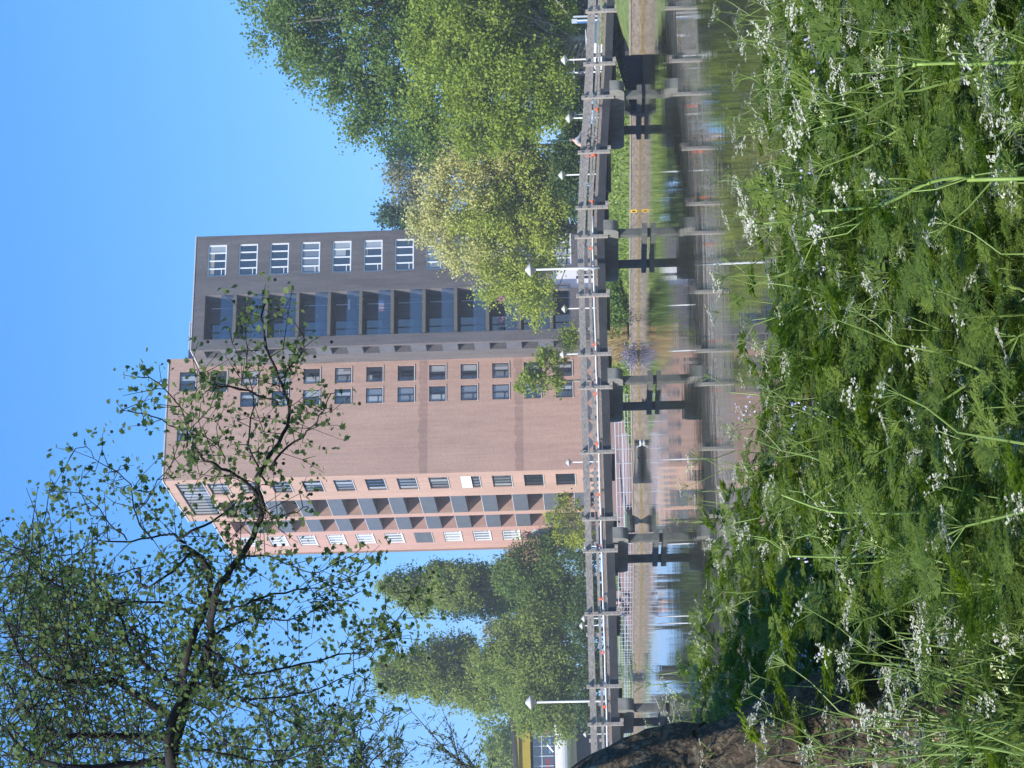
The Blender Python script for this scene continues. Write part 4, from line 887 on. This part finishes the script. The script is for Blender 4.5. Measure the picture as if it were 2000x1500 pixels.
# smooth the path
def smooth_path(ps, rs, k=6):
    o = []; r = []; n = len(ps)
    for i in range(n-1):
        p0, p1, p2, p3 = ps[max(i-1,0)], ps[i], ps[i+1], ps[min(i+2,n-1)]
        for j in range(k):
            t = j/k; o.append(.5*((2*p1)+(p2-p0)*t+(2*p0-5*p1+4*p2-p3)*t*t+(3*p1-p0-3*p2+p3)*t**3)); r.append(rs[i]+(rs[i+1]-rs[i])*t)
    return o+[ps[-1]], r+[rs[-1]]
ps_, rs_ = smooth_path([p-pb0 for p in tp], rs, 16)
tm_ = MB().tube(ps_, rs_, 72)
for i, v in enumerate(tm_.v):
    v = Vector(v); f = 1+.0; k_ = i//72
    if k_ < len(ps_):
        c_ = ps_[k_]; d_ = v-c_; a_ = 2*math.pi*(i % 72)/72
        tm_.v[i] = tuple(c_ + d_*(1+.05*math.sin(a_*3+k_*.13)+.03*math.sin(a_*7-k_*.21)+.022*math.sin(a_*19+1.6*math.sin(k_*.45)+k_*.05)+.018*math.sin(a_*31+2.2*math.sin(k_*.7))+random.uniform(-.018,.018)))
tm_.build('trunk', M['rbark'], pt, smooth=True)
LIMBS = [  # photo-position paths; distance, start radius, end radius
 ([(348,1600),(345,1480),(347,1400),(368,1325),(398,1262),(424,1190),(450,1130),(468,1085),(490,1020),(505,960),(520,930),(540,880),(550,820),(546,770),(540,700),(528,620),(524,580)], 13.0, .037, .005),
 ([(346,1600),(335,1500),(345,1395),(356,1335),(384,1270),(400,1205),(396,1150),(378,1095),(366,1062)], 13.3, .035, .016),
 ([(366,1062),(330,1046),(300,1052),(250,1054),(205,1045)], 13.4, .022, .006),
 ([(345,1056),(390,1030),(420,1010),(450,980)], 13.2, .02, .008),
 ([(505,970),(470,935),(440,905),(400,885),(355,862),(300,822),(262,800)], 12.8, .022, .005),
 ([(545,790),(500,770),(450,752),(410,745),(380,728)], 12.8, .016, .004),
 ([(365,870),(350,810),(335,760),(300,722)], 12.7, .012, .004),
 ([(530,905),(565,865),(605,838),(645,800),(662,765)], 12.6, .016, .004),
 ([(500,985),(530,1010),(570,1000),(610,985)], 12.8, .010, .004),
 ([(546,740),(575,700),(590,660),(575,610)], 12.6, .010, .003),
 ([(520,940),(490,870),(480,800),(470,720),(490,650),(480,640)], 13.2, .014, .003),
 ([(468,1086),(520,1090),(580,1100),(640,1108),(700,1075)], 12.7, .014, .003),
 ([(424,1192),(470,1180),(530,1165),(600,1160),(660,1140),(740,1095)], 13.1, .020, .004),
 ([(400,1255),(445,1225),(500,1215),(570,1205),(640,1175),(700,1160)], 13.4, .020, .004),
 ([(405,1270),(440,1290),(500,1300),(570,1298),(650,1290),(720,1280),(790,1190),(812,1160)], 12.8, .020, .003),
 ([(390,1290),(420,1330),(470,1348),(550,1348),(620,1350),(690,1320)], 13.6, .026, .004),
 ([(398,1262),(415,1300),(435,1325),(420,1345),(400,1330)], 12.9, .03, .012),
 ([(350,1340),(300,1300),(240,1250),(200,1200),(150,1160),(110,1120),(60,1075),(25,1040)], 14.0, .03, .004),
 ([(345,1400),(280,1380),(200,1340),(120,1320),(60,1260),(0,1180)], 14.3, .035, .006),
 ([(340,1440),(250,1440),(160,1420),(80,1400),(-20,1330)], 14.6, .035, .008),
 ([(330,1490),(240,1490),(140,1480),(40,1470),(-40,1420)], 13.8, .035, .008),
 ([(390,1215),(340,1190),(280,1170),(230,1160),(180,1120)], 13.6, .024, .005),
 ([(372,1080),(340,1120),(290,1140),(250,1120),(200,1130),(140,1100)], 13.0, .018, .004),
 ([(300,1052),(262,1010),(230,950),(195,905),(190,860)], 13.3, .012, .003),
 ([(250,1054),(190,1010),(150,965),(118,955)], 13.5, .010, .003),
 ([(262,1010),(300,970),(330,925),(340,880)], 13.0, .010, .003),
 ([(440,905),(420,860),(390,840),(420,790)], 12.9, .010, .003),
 ([(120,1320),(90,1240),(60,1180),(40,1130)], 14.5, .014, .003),
 ([(0,1120),(20,1075),(40,1040)], 14.4, .010, .003),
 ([(200,1340),(150,1280),(110,1210),(90,1150)], 14.1, .014, .003),
 ([(450,1350),(520,1400),(600,1430),(680,1400)], 14.4, .02, .004),
 ([(400,1400),(450,1440),(540,1460),(620,1470)], 14.8, .02, .005),
 ([(720,1285),(760,1240),(780,1200)], 12.8, .006, .002),
 ([(350,1455),(420,1480),(520,1490),(640,1440),(770,1385)], 13.5, .022, .003),
]
lb_ = MB(); tw = MB(); leafpos = []; rl = random.Random(11)
def densify(path, Y, r0, r1):
    pts = [at(a, b, Y) for a, b in path]; n = len(pts); o, r = smooth_path(pts, [r0+(r1-r0)*(i/(n-1))**.8 for i in range(n)], 4)
    w = [0,0]
    q = []
    for i, p in enumerate(o):
        q.append(p + Vector((rl.uniform(-1,1)*.009, math.sin(i*.35+Y*7)*.35*min(1,i/8), rl.uniform(-1,1)*.009)))
    return q, r
def leafy(p, n, sp):
    for _ in range(n+(rl.random() < .45)): leafpos.append(p + Vector((rl.gauss(0,sp), rl.gauss(0,sp), rl.gauss(0,sp)-.01)))
for path, Y, r0, r1 in LIMBS:
    if r0 < .0345: r0 *= .55; r1 *= .7
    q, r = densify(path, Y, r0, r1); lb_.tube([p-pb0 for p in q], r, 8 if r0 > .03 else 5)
    dens = 1.0 + 1.1*max(0, min(1, (path[0][1]-1150)/250))
    if r0 > .0346: dens *= .8
    for i in range(2, len(q)-1):
        t = i/len(q)
        if r[i] > .035 and rl.random() < .45: continue
        for _ in range(2 if rl.random() < .6 else 3):
            if rl.random() > (.36 if path[0][1] < 1150 or q[i].x > -1.1 else .5)*dens: continue
            d = (q[min(i+1,len(q)-1)]-q[i-1]).normalized(); s = Vector((rl.gauss(0,1), rl.gauss(0,1), rl.gauss(0,1)+.25)).normalized(); s = (s - d*s.dot(d)*.6 + d*.5).normalized()
            L_ = rl.uniform(.08,.28); a = q[i]; b = a+s*L_*.5+Vector((0,0,rl.uniform(-.02,.04))); c = a+s*L_+Vector((rl.gauss(0,.03),rl.gauss(0,.03),-.05*L_*2))
            tw.tube([a-pb0,b-pb0,c-pb0], [.003,.0022,.0014], 4, cap=False)
            leafy(b, rl.randint(1,4), .035); leafy(c, rl.randint(3,6), .04)
            if rl.random() < .5:
                e = b + Vector((rl.gauss(0,.12),rl.gauss(0,.12),rl.gauss(0,.12))); tw.tube([b-pb0,e-pb0],[.003,.0015],4,cap=False); leafy(e, rl.randint(2,5), .035)
            if rl.random() < .3: tw.ball(tuple(c-pb0+Vector((rl.gauss(0,.03),0,-.06))), .011, 6)
    leafy(q[-1], 6, .045)
# the thick of the crown, where many finer shoots overlap
for k in range(420):
    px_ = rl.triangular(-30, 420, 80); lo = 1060+max(0,(px_-60))*.62; py_ = rl.uniform(lo, 1540); Y = rl.uniform(13.5, 17)
    a = at(px_, py_, Y); s = Vector((rl.uniform(-.2,1), rl.gauss(0,.5), rl.gauss(.1,.5))).normalized(); L_ = rl.uniform(.25,.7); b = a+s*L_*.5; c = a+s*L_+Vector((0,0,.03))
    tw.tube([a-pb0-s*.3,b-pb0,c-pb0],[.005,.004,.002],4,cap=False)
    for p in (a,b,c): leafy(p, rl.randint(3,6), .075)
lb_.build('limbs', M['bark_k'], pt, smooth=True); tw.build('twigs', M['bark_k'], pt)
ML = [(0,-.45),(.20,-.30),(.50,-.18),(.30,-.02),(.46,.20),(.20,.16),(0,.55),(-.20,.16),(-.46,.20),(-.30,-.02),(-.50,-.18),(-.20,-.30)]
lt = [(x,y,.12*abs(x)-.08*y*y) for x,y in ML]+[(0,0,-.02)]
lf = [(i,(i+1)%12,12) for i in range(12)]
lp = np.array([tuple(p-pb0) for p in leafpos])
scatter('leaves', lt, lf, lp, frames(len(lp),(-.1,-.3,.6),.7), rng.uniform(.022,.056,(len(lp),1)), G10b, pt)
# ------------------------------------------------------------------ fine leaved willow behind it
wt = thing('willow_tree', (-6.6, 26, 1.2), 'fine leaved tree hanging in at the far left behind the plane tree branches', 'tree'); wb = Vector(wt.location)
wl_ = MB(); wp = []; wd = []
MB().tube([(0,0,-1.5),(-.1,.2,2),(.1,0,4.5),(.3,0,7)], [.3,.25,.18,.08], 10).build('trunk', M['bark'], wt, smooth=True)
def spray(a, b, n, Y, tl=.5):
    p0, p1 = at(*a, Y), at(*b, Y); wl_.tube([Vector((.05,0,min(6.5, max(1.5, p0.z-wb.z-.6)))), (p0-wb)*.5+Vector((0,0,.5*min(6.5, p0.z-wb.z-.2))), p0-wb], [.05,.03,.016], 5); wl_.tube([p0-wb, p0.lerp(p1,.5)-wb+Vector((0,0,.08)), p1-wb], [.016,.011,.004], 5)
    for k in range(n):
        t = rl.random(); p = p0.lerp(p1,t)+Vector((0,0,.08*4*t*(1-t))); d = ((p1-p0).normalized()*.6+Vector((rl.gauss(0,.7),rl.gauss(0,.7),rl.gauss(0,.7)))).normalized(); L_ = rl.uniform(.15,tl); e = p+d*L_
        wl_.tube([p-wb,e-wb],[.006,.002],3,cap=False)
        for j in range(rl.randint(6,12)):
            wp.append(tuple(p.lerp(e,rl.random())-wb+Vector((rl.gauss(0,.02),rl.gauss(0,.02),rl.gauss(0,.02))))); wd.append(tuple(d))
for a, b, n in (((560,1540),(520,1350),34),((620,1540),(640,1390),44),((600,1530),(720,1345),42),((660,1540),(750,1420),36),((690,1540),(720,1460),30),((480,1530),(430,1400),30),((540,1530),(600,1400),40),((720,1520),(690,1380),34),((760,1540),(800,1470),14),((640,1510),(560,1340),36),((520,1530),(460,1430),36),((700,1530),(780,1440),26),((590,1540),(650,1470),34),((740,1540),(770,1480),16)):
    spray(a, b, n, rl.uniform(24,28))
for a, b, n in (((960,1540),(800,1385),22),((930,1540),(880,1420),20),((960,1520),(850,1450),18)): spray(a, b, n, 30, .7)
wl_.build('limbs', M['bark_d'], wt)
for a, b in (((0,0,4),(1.2,-.3,4.7)),((.2,0,6),(1.3,.2,6.4)),((0,0,3),(1.3,.3,3.2))): pass
wp = np.array(wp); wd = nrm(np.array(wd)+rng.normal(0,.45,(len(wp),3)))
z = nrm(np.cross(wd, rng.normal(size=(len(wp),3)))); x = np.cross(wd, z)
scatter('leaves', [(0,-.5,0),(.13,-.05,.02),(0,.5,0),(-.13,-.05,.02)], [(0,1,2,3)], wp, np.stack([x,wd,z],2), rng.uniform(.05,.11,(len(wp),1)), leafmat('leaf_willow',(.055,.085,.03),(.11,.15,.05),.35), wt)

# ------------------------------------------------------------------ near bank: cow parsley, grass, ferny undergrowth
FG1 = leafmat('parsley_leaf', (.062,.105,.018), (.13,.195,.036), .48, .55)
FG2 = leafmat('meadow_grass', (.065,.105,.018), (.17,.215,.05), .45, .55)
FG3 = leafmat('pale_meadow_leaf', (.085,.14,.02), (.18,.24,.045), .45, .55)
M['stem'] = mat('parsley_stem', (.15,.22,.05), .5, .25, 8)
M['petal'] = leafmat('petal', (.36,.36,.26), (.55,.55,.44), .25, .7)
M['petaly'] = leafmat('bud', (.45,.50,.18), (.66,.68,.36), .25, .7)
def frond(L_, n=6, seed=1, fine=False):
    """a twice-divided, uneven leaf lying along +Y with its tip drooping"""
    r = random.Random(seed); V = []; F = []
    def curve(t): return Vector((.06*L_*math.sin(t*2+seed), L_*t, L_*(.30*t-.5*t*t)))
    def leaflet(c, d, l, nrm_):
        s_ = d.cross(nrm_).normalized(); k = len(V); tip = c+d*l+Vector((0,0,-.25*l*r.random()))
        V.extend([c, c+d*l*.42+s_*l*.2, tip, c+d*l*.45-s_*l*.2]); F.append((k,k+1,k+2,k+3))
    for i in range(n+1):
        t = .22+.78*i/n; p = curve(t); last = i == n
        for s in ((-1,1) if not last else (0,)):
            w = L_*(.46*(1-t)**.7*r.uniform(.75,1.15)+.07); up = r.uniform(-.35,.3)
            dp = (Vector((s, .75+r.uniform(-.2,.25), up)) if s else Vector((0,1,-.3))).normalized(); m_ = (5 if w > .3*L_ else 4 if w > .16*L_ else 3)+(3 if fine else 0)
            k = len(V); pe = dp.cross(Vector((0,0,1)))*.0009; V.extend([p-pe,p+pe,p+dp*w*.9+pe*.5,p+dp*w*.9-pe*.5]); F.append((k,k+1,k+2,k+3))
            for j in range(m_):
                u = (j+.7)/(m_+.3); c = p+dp*w*u+Vector((0,0,-.12*w*u*u)); l = w*(.46*(1-u)+.13)*r.uniform(.75,1.2)*(.66 if fine else 1)
                for s2 in (-1,1):
                    sd = Vector((-dp.y,dp.x,r.uniform(-.3,.3)))*s2; leaflet(c, (dp*.8+sd*r.uniform(.6,1)).normalized(), l, Vector((r.uniform(-.4,.4),r.uniform(-.4,.4),1)))
            leaflet(p+dp*w*.85, dp, w*.25, Vector((0,0,1)))
    k = len(V); pe = Vector((.0011,0,0)); 
    for a, b in ((0,.5),(.5,1)): k = len(V); V.extend([curve(a)-pe, curve(a)+pe, curve(b)+pe, curve(b)-pe]); F.append((k,k+1,k+2,k+3))
    return [tuple(v) for v in V], F
def put(V, F, v, f, mtx):
    n = len(V); V += [tuple(mtx @ Vector(p)) for p in v]; F += [tuple(i+n for i in t) for t in f]
FR = [frond(.15,6,1), frond(.19,7,2), frond(.11,5,3), frond(.17,6,4), frond(.13,5,5), frond(.22,7,6)]
FRF = [frond(.15,8,1,True), frond(.19,9,2,True), frond(.11,7,3,True), frond(.17,8,4,True), frond(.13,7,5,True), frond(.20,9,6,True)]
def umbel(r):
    """rays from one point, each with a small flat cluster of florets"""
    V = []; F = []; st = MB(); n = r.randint(7,11); buds = r.random() < .22
    for i in range(n):
        a = 6.283*i/n+r.uniform(-.25,.25); rr_ = (.34 if i % 3 == 0 else 1)*r.uniform(.75,1.1)*.031
        c = Vector((rr_*math.cos(a), rr_*math.sin(a), .028+r.uniform(-.004,.004)))
        st.tube([(0,0,0), tuple(c*.98)], .0007, 3, cap=False)
        for j in range(8):
            b = r.uniform(0,6.283); q = math.sqrt(r.random())*.0085; f = c+Vector((q*math.cos(b), q*math.sin(b), r.uniform(0,.003))); s = r.uniform(.0018,.003)*(.75 if buds else 1); t = r.uniform(0,1.5)
            tx = Vector((math.cos(t),math.sin(t),r.uniform(-.4,.4)))*s; ty = Vector((-math.sin(t),math.cos(t),r.uniform(-.4,.4)))*s
            k = len(V); V += [f-tx*1.15, f-ty*1.15, f+tx*1.15, f+ty*1.15]; F.append((k,k+1,k+2,k+3))
    me = bpy.data.meshes.new('flower_umbel'); ns = len(V); vs = [tuple(v) for v in V]+st.v; me.from_pydata(vs, [], F+[tuple(i+ns for i in f) for f in st.f])
    me.materials.append(M['petaly'] if buds else M['petal']); me.materials.append(M['stem'])
    for i, p in enumerate(me.polygons): p.material_index = 0 if i < len(F) else 1
    return me
UM = [umbel(random.Random(40+i)) for i in range(10)]
UMB = [umbel(random.Random(i)) for i in range(200,230) if random.Random(i).random() >= 0][:8]
PG = 'cow parsley plants on the near bank'
PL_ = 'cow parsley with lacy white flower heads growing among the rest on the near bank'
def parsley(seed, leafy_=1.0):
    r = random.Random(seed); t = thing('cow_parsley', (0,0,0), PL_, 'cow parsley', PG); st = MB(); ends = []
    Hh = r.uniform(.74,.96); lean = Vector((r.uniform(-.12,.12), r.uniform(-.12,.12), 0)); main = [Vector((0,0,-.05)), Vector((0,0,Hh*.3))+lean*.2, Vector((0,0,Hh*.55))+lean*.6, Vector((0,0,Hh*.78))+lean]
    st.tube(main, [.0052,.0046,.0038,.003], 6)
    def fork(p, d, L_, lv, rad):
        n = r.randint(2,3) if lv == 0 else r.randint(1,2)
        for i in range(n):
            a = r.uniform(0,6.283); s = (d*1.0+Vector((math.cos(a),math.sin(a),.25))*r.uniform(.35,.75)).normalized(); e = p+s*L_*r.uniform(.7,1.15)
            mid = p.lerp(e,.55)+Vector((math.cos(a),math.sin(a),0))*L_*.06
            st.tube([p, mid, e], [rad, rad*.8, rad*.55], 5)
            if lv < 1 and r.random() < .5: fork(e, s, L_*.62, lv+1, rad*.6)
            else: ends.append((e, (s+Vector((0,0,.7))).normalized()))
    fork(main[3], Vector((0,0,1)), Hh*.24, 0, .0028)
    if r.random() < .85: fork(main[2], Vector((0,0,.8)), Hh*.32, 0, .0026)
    st.build('stem', M['stem'], t)
    V = []; F = []
    nodes = [main[1], main[1], main[2], main[2], main[2], main[3], main[3], main[1].lerp(main[2],.5), main[2].lerp(main[3],.5), main[2].lerp(main[3],.7), main[1].lerp(main[2],.7)]
    for p in nodes:
        a = r.uniform(0,6.283); fv, ff = r.choice(FRF); s = r.uniform(.6,1.05); k_ = r.uniform(.02,.16); base_p = p + Vector((math.cos(a),math.sin(a),.6))*k_
        mt = Matrix.Translation(base_p) @ Matrix.Rotation(a-math.pi/2,4,'Z') @ Matrix.Rotation(r.uniform(-.1,.75),4,'X') @ Matrix.Scale(s,4); put(V, F, fv, ff, mt)
    me = bpy.data.meshes.new('leaves'); me.from_pydata(V, [], F); link_obj('leaves', me, FG1, t)
    for i, (e, d) in enumerate(ends):
        o = bpy.data.objects.new('flower_umbel', r.choice(UM)); COL.objects.link(o); o.parent = t; o.location = e
        o.rotation_euler = d.to_track_quat('Z','Y').to_euler(); s = r.uniform(.75,1.2); o.scale = (s,s,s)
    return t
protos = [parsley(100+i) for i in range(9)]
spots = []
rp = random.Random(5)
def vis_half(y): return .19*y + .35
def u_(x, y): return x/vis_half(y)
tries = 0
while len(spots) < 262 and tries < 20000:
    tries += 1
    y = 3.0 + 7.2*rp.random()**.85; x = rp.uniform(-1,1)*vis_half(y)
    if y > shore(x)-.9: continue
    # fewer in the middle of the near part, more on the right and at the far rim
    u = x/vis_half(y); w = .2 + .7*(u > .3) + .3*(y > 6.2) + .25*(u < -.45)
    if u < -.42 and y < 5.4: continue
    if rp.random() > w: continue
    if any((x-a)**2+(y-b)**2 < .012 for a, b, _ in spots): continue
    spots.append((x, y, rp.uniform(0,6.28)))
for i, (x, y, a) in enumerate(spots):
    o = protos[i] if i < len(protos) else copy_tree(protos[rp.randrange(len(protos))])
    o.location = (x, y, bank_z(x,y)); o.rotation_euler = (rp.uniform(-.12,.12), rp.uniform(-.12,.12), a); s = rp.uniform(.85,1.12)*(1+.12*min(1,max(0,-u_(x,y)-.1))); o.scale = (s,s,s)
# clusters in front of the trunk
for i in range(26):
    o = copy_tree(protos[rp.randrange(len(protos))]); y = rp.uniform(3.3,5.0); x = -.115*y-rp.uniform(0,.075)*y; o.location = (x, y, bank_z(x,y)-.05); o.rotation_euler = (rp.uniform(-.2,.2), rp.uniform(-.2,.2), rp.uniform(0,6.3)); o.scale = (1.05,1.05,rp.uniform(.85,1.15))
    o['label'] = 'cow parsley with dense white flower heads in front of the leaning tree trunk'; o['group'] = 'cow parsley in front of the leaning trunk'
# a few tall pale stems close to the lens, each its own plant
def tall_stem(path, Y, r0, label, seed):
    r = random.Random(seed); pts = [at(a, b, Y) for a, b in path]; g = Vector((pts[0].x+.02, pts[0].y, bank_z(pts[0].x, pts[0].y)))
    pts = [g-Vector((0,0,.05))] + pts; o, rr_ = smooth_path(pts, [r0]+[r0*(1-.5*i/(len(pts)-1)) for i in range(len(pts)-1)], 3)
    t = thing('cow_parsley', g, label, 'cow parsley', 'tall pale cow parsley stems near the lens'); st = MB(); st.tube([p-g for p in o], rr_, 8); ends = [(o[-1]-g, Vector((0,0,1)))]
    for p in pts[2:]:
        st.ball(tuple(p-g), r0*1.25, 8)
        for _ in range(1 + (r.random() < .4)):
            a = r.uniform(0,6.283); e = p-g+Vector((math.cos(a)*.06, math.sin(a)*.06, r.uniform(.06,.13))); st.tube([p-g, (p-g).lerp(e,.5)+Vector((math.cos(a)*.02,math.sin(a)*.02,0)), e], [r0*.45,r0*.35,r0*.25], 5); ends.append((e, (e-(p-g)).normalized()+Vector((0,0,.5))))
    st.build('stem', M['stem_p'], t, smooth=True)
    for e, d in ends:
        u = bpy.data.objects.new('flower_umbel', r.choice(UM)); COL.objects.link(u); u.parent = t; u.location = e; u.rotation_euler = d.to_track_quat('Z','Y').to_euler(); k = r.uniform(.7,1.05); u.scale = (k,k,k)
    V = []; F = []
    for p in pts[1:]:
        a = r.uniform(0,6.283); fv, ff = r.choice(FRF); put(V, F, fv, ff, Matrix.Translation(p-g) @ Matrix.Rotation(a,4,'Z') @ Matrix.Rotation(r.uniform(0,.6),4,'X') @ Matrix.Scale(.8,4))
    me = bpy.data.meshes.new('leaves'); me.from_pydata(V, [], F); link_obj('leaves', me, FG3, t)
M['stem_p'] = mat('pale_stem', (.19,.28,.065), .5, .3, 14)
for i, (pa, Y, r0, l) in enumerate([
    ([(2010,120),(1880,122),(1785,126)], 3.3, .0038, 'thick upright pale stem near the right corner of the bank'),
    ([(2010,348),(1900,345),(1813,357),(1722,400),(1600,412)], 3.3, .0034, 'tall bent pale stem with a kink, right part of the bank'),
    ([(1816,1000),(1700,1000),(1617,998),(1529,967)], 4.6, .0036, 'straight pale stem standing in the left middle of the bank'),
    ([(1840,1098),(1730,1087),(1640,1088),(1544,1086)], 4.8, .0034, 'straight pale stem nearest the leaning trunk')]): tall_stem(pa, Y, r0, l, 900+i)
def bank_pts(N, y0=1.7, y1=11, pw=.8):
    y = y0+(y1-y0)*rng.random(N)**pw; x = (rng.random(N)*2-1)*(.2*y+.45); ok = np.array([yy < shore(xx)-.55 for xx, yy in zip(x,y)]); x, y = x[ok], y[ok]
    return np.stack([x, y, [bank_z(a,b) for a,b in zip(x,y)]], 1)
# grass blades: three-part curved strips
gp_ = bank_pts(17000, 2.7); n = len(gp_)
gt = [(-.5,0,0),(.5,0,0),(-.45,.05,.45),(.45,.05,.45),(-.28,.2,.8),(.28,.2,.8),(0,.45,1.0),(0.001,.45,1.0)]
gf = [(0,1,3,2),(2,3,5,4),(4,5,7,6)]
hgt = rng.uniform(.35,.85,n)
tag(scatter('meadow_grass', gt, gf, gp_, upright(n,.3), np.stack([rng.uniform(.003,.0075,n), hgt*rng.uniform(.5,1.6,n), hgt], 1), FG2), kind='stuff')
# ferny undergrowth in layers up to the flower heads
def fern_layer(name, N, zlo, zhi, m, s0, s1, y0, y1, FR=FR):
    allV = []; allF = []; base = 0
    q = bank_pts(N, y0, y1); q[:,2] += (zlo+(zhi-zlo)*rng.random(len(q))**.7)*rng.uniform(.8,1.0,len(q))*np.where(q[:,0]/(.19*q[:,1]+.35) < -.2, 1.1, 1.0)*np.where((q[:,0]/(.19*q[:,1]+.35) < -.42) & (q[:,1] < 5.5), .6, 1.0)
    for part in range(6):
        sel = q[part::6]; v, f = FR[part]; v = np.array(v); f = np.array(f); k = len(v); nn_ = len(sel)
        a = rng.uniform(0,6.283,nn_); e = rng.uniform(-.35,.9,nn_)
        ca, sa, ce, se = np.cos(a), np.sin(a), np.cos(e), np.sin(e); o_ = np.zeros(nn_)
        rot = np.stack([np.stack([ca,-sa*ce,sa*se],1), np.stack([sa,ca*ce,-ca*se],1), np.stack([o_,se,ce],1)],1)
        V = np.einsum('nij,kj->nki', rot, v)*rng.uniform(s0,s1,(nn_,1,1))+sel[:,None,:]
        allV.append(V.reshape(-1,3)); allF.append((f[None]+(np.arange(nn_)*k)[:,None,None]).reshape(-1,4)+base); base += nn_*k
    return tag(raw_mesh(name, np.concatenate(allV), np.concatenate(allF), m), kind='stuff')
fern_layer('undergrowth', 3300, .2, .93, FG1, .4, .85, 2.7, 5.2, FRF)
fern_layer('undergrowth', 2000, .35, .95, FG3, .4, .8, 2.8, 5.2, FRF)
fern_layer('undergrowth', 10500, .2, .93, FG1, .42, .95, 5.0, 10.6)
fern_layer('undergrowth', 5600, .35, .95, FG3, .4, .88, 5.0, 10.6)
# small violet and white meadow flowers
fp = bank_pts(900, 5.2, 10.6); fp = fp[rng.random(len(fp)) < .22]; fp[:,2] += rng.uniform(.7,.95,len(fp))
cl = np.repeat(fp, 7, 0)+rng.normal(0,.014,(len(fp)*7,3))
tag(scatter('violet_meadow_flowers', *LEAF, cl, frames(len(cl),(0,-.6,.6),1.2), rng.uniform(.008,.014,(len(cl),1)), leafmat('violet_petal',(.50,.44,.72),(.72,.68,.85),.3)), kind='stuff')
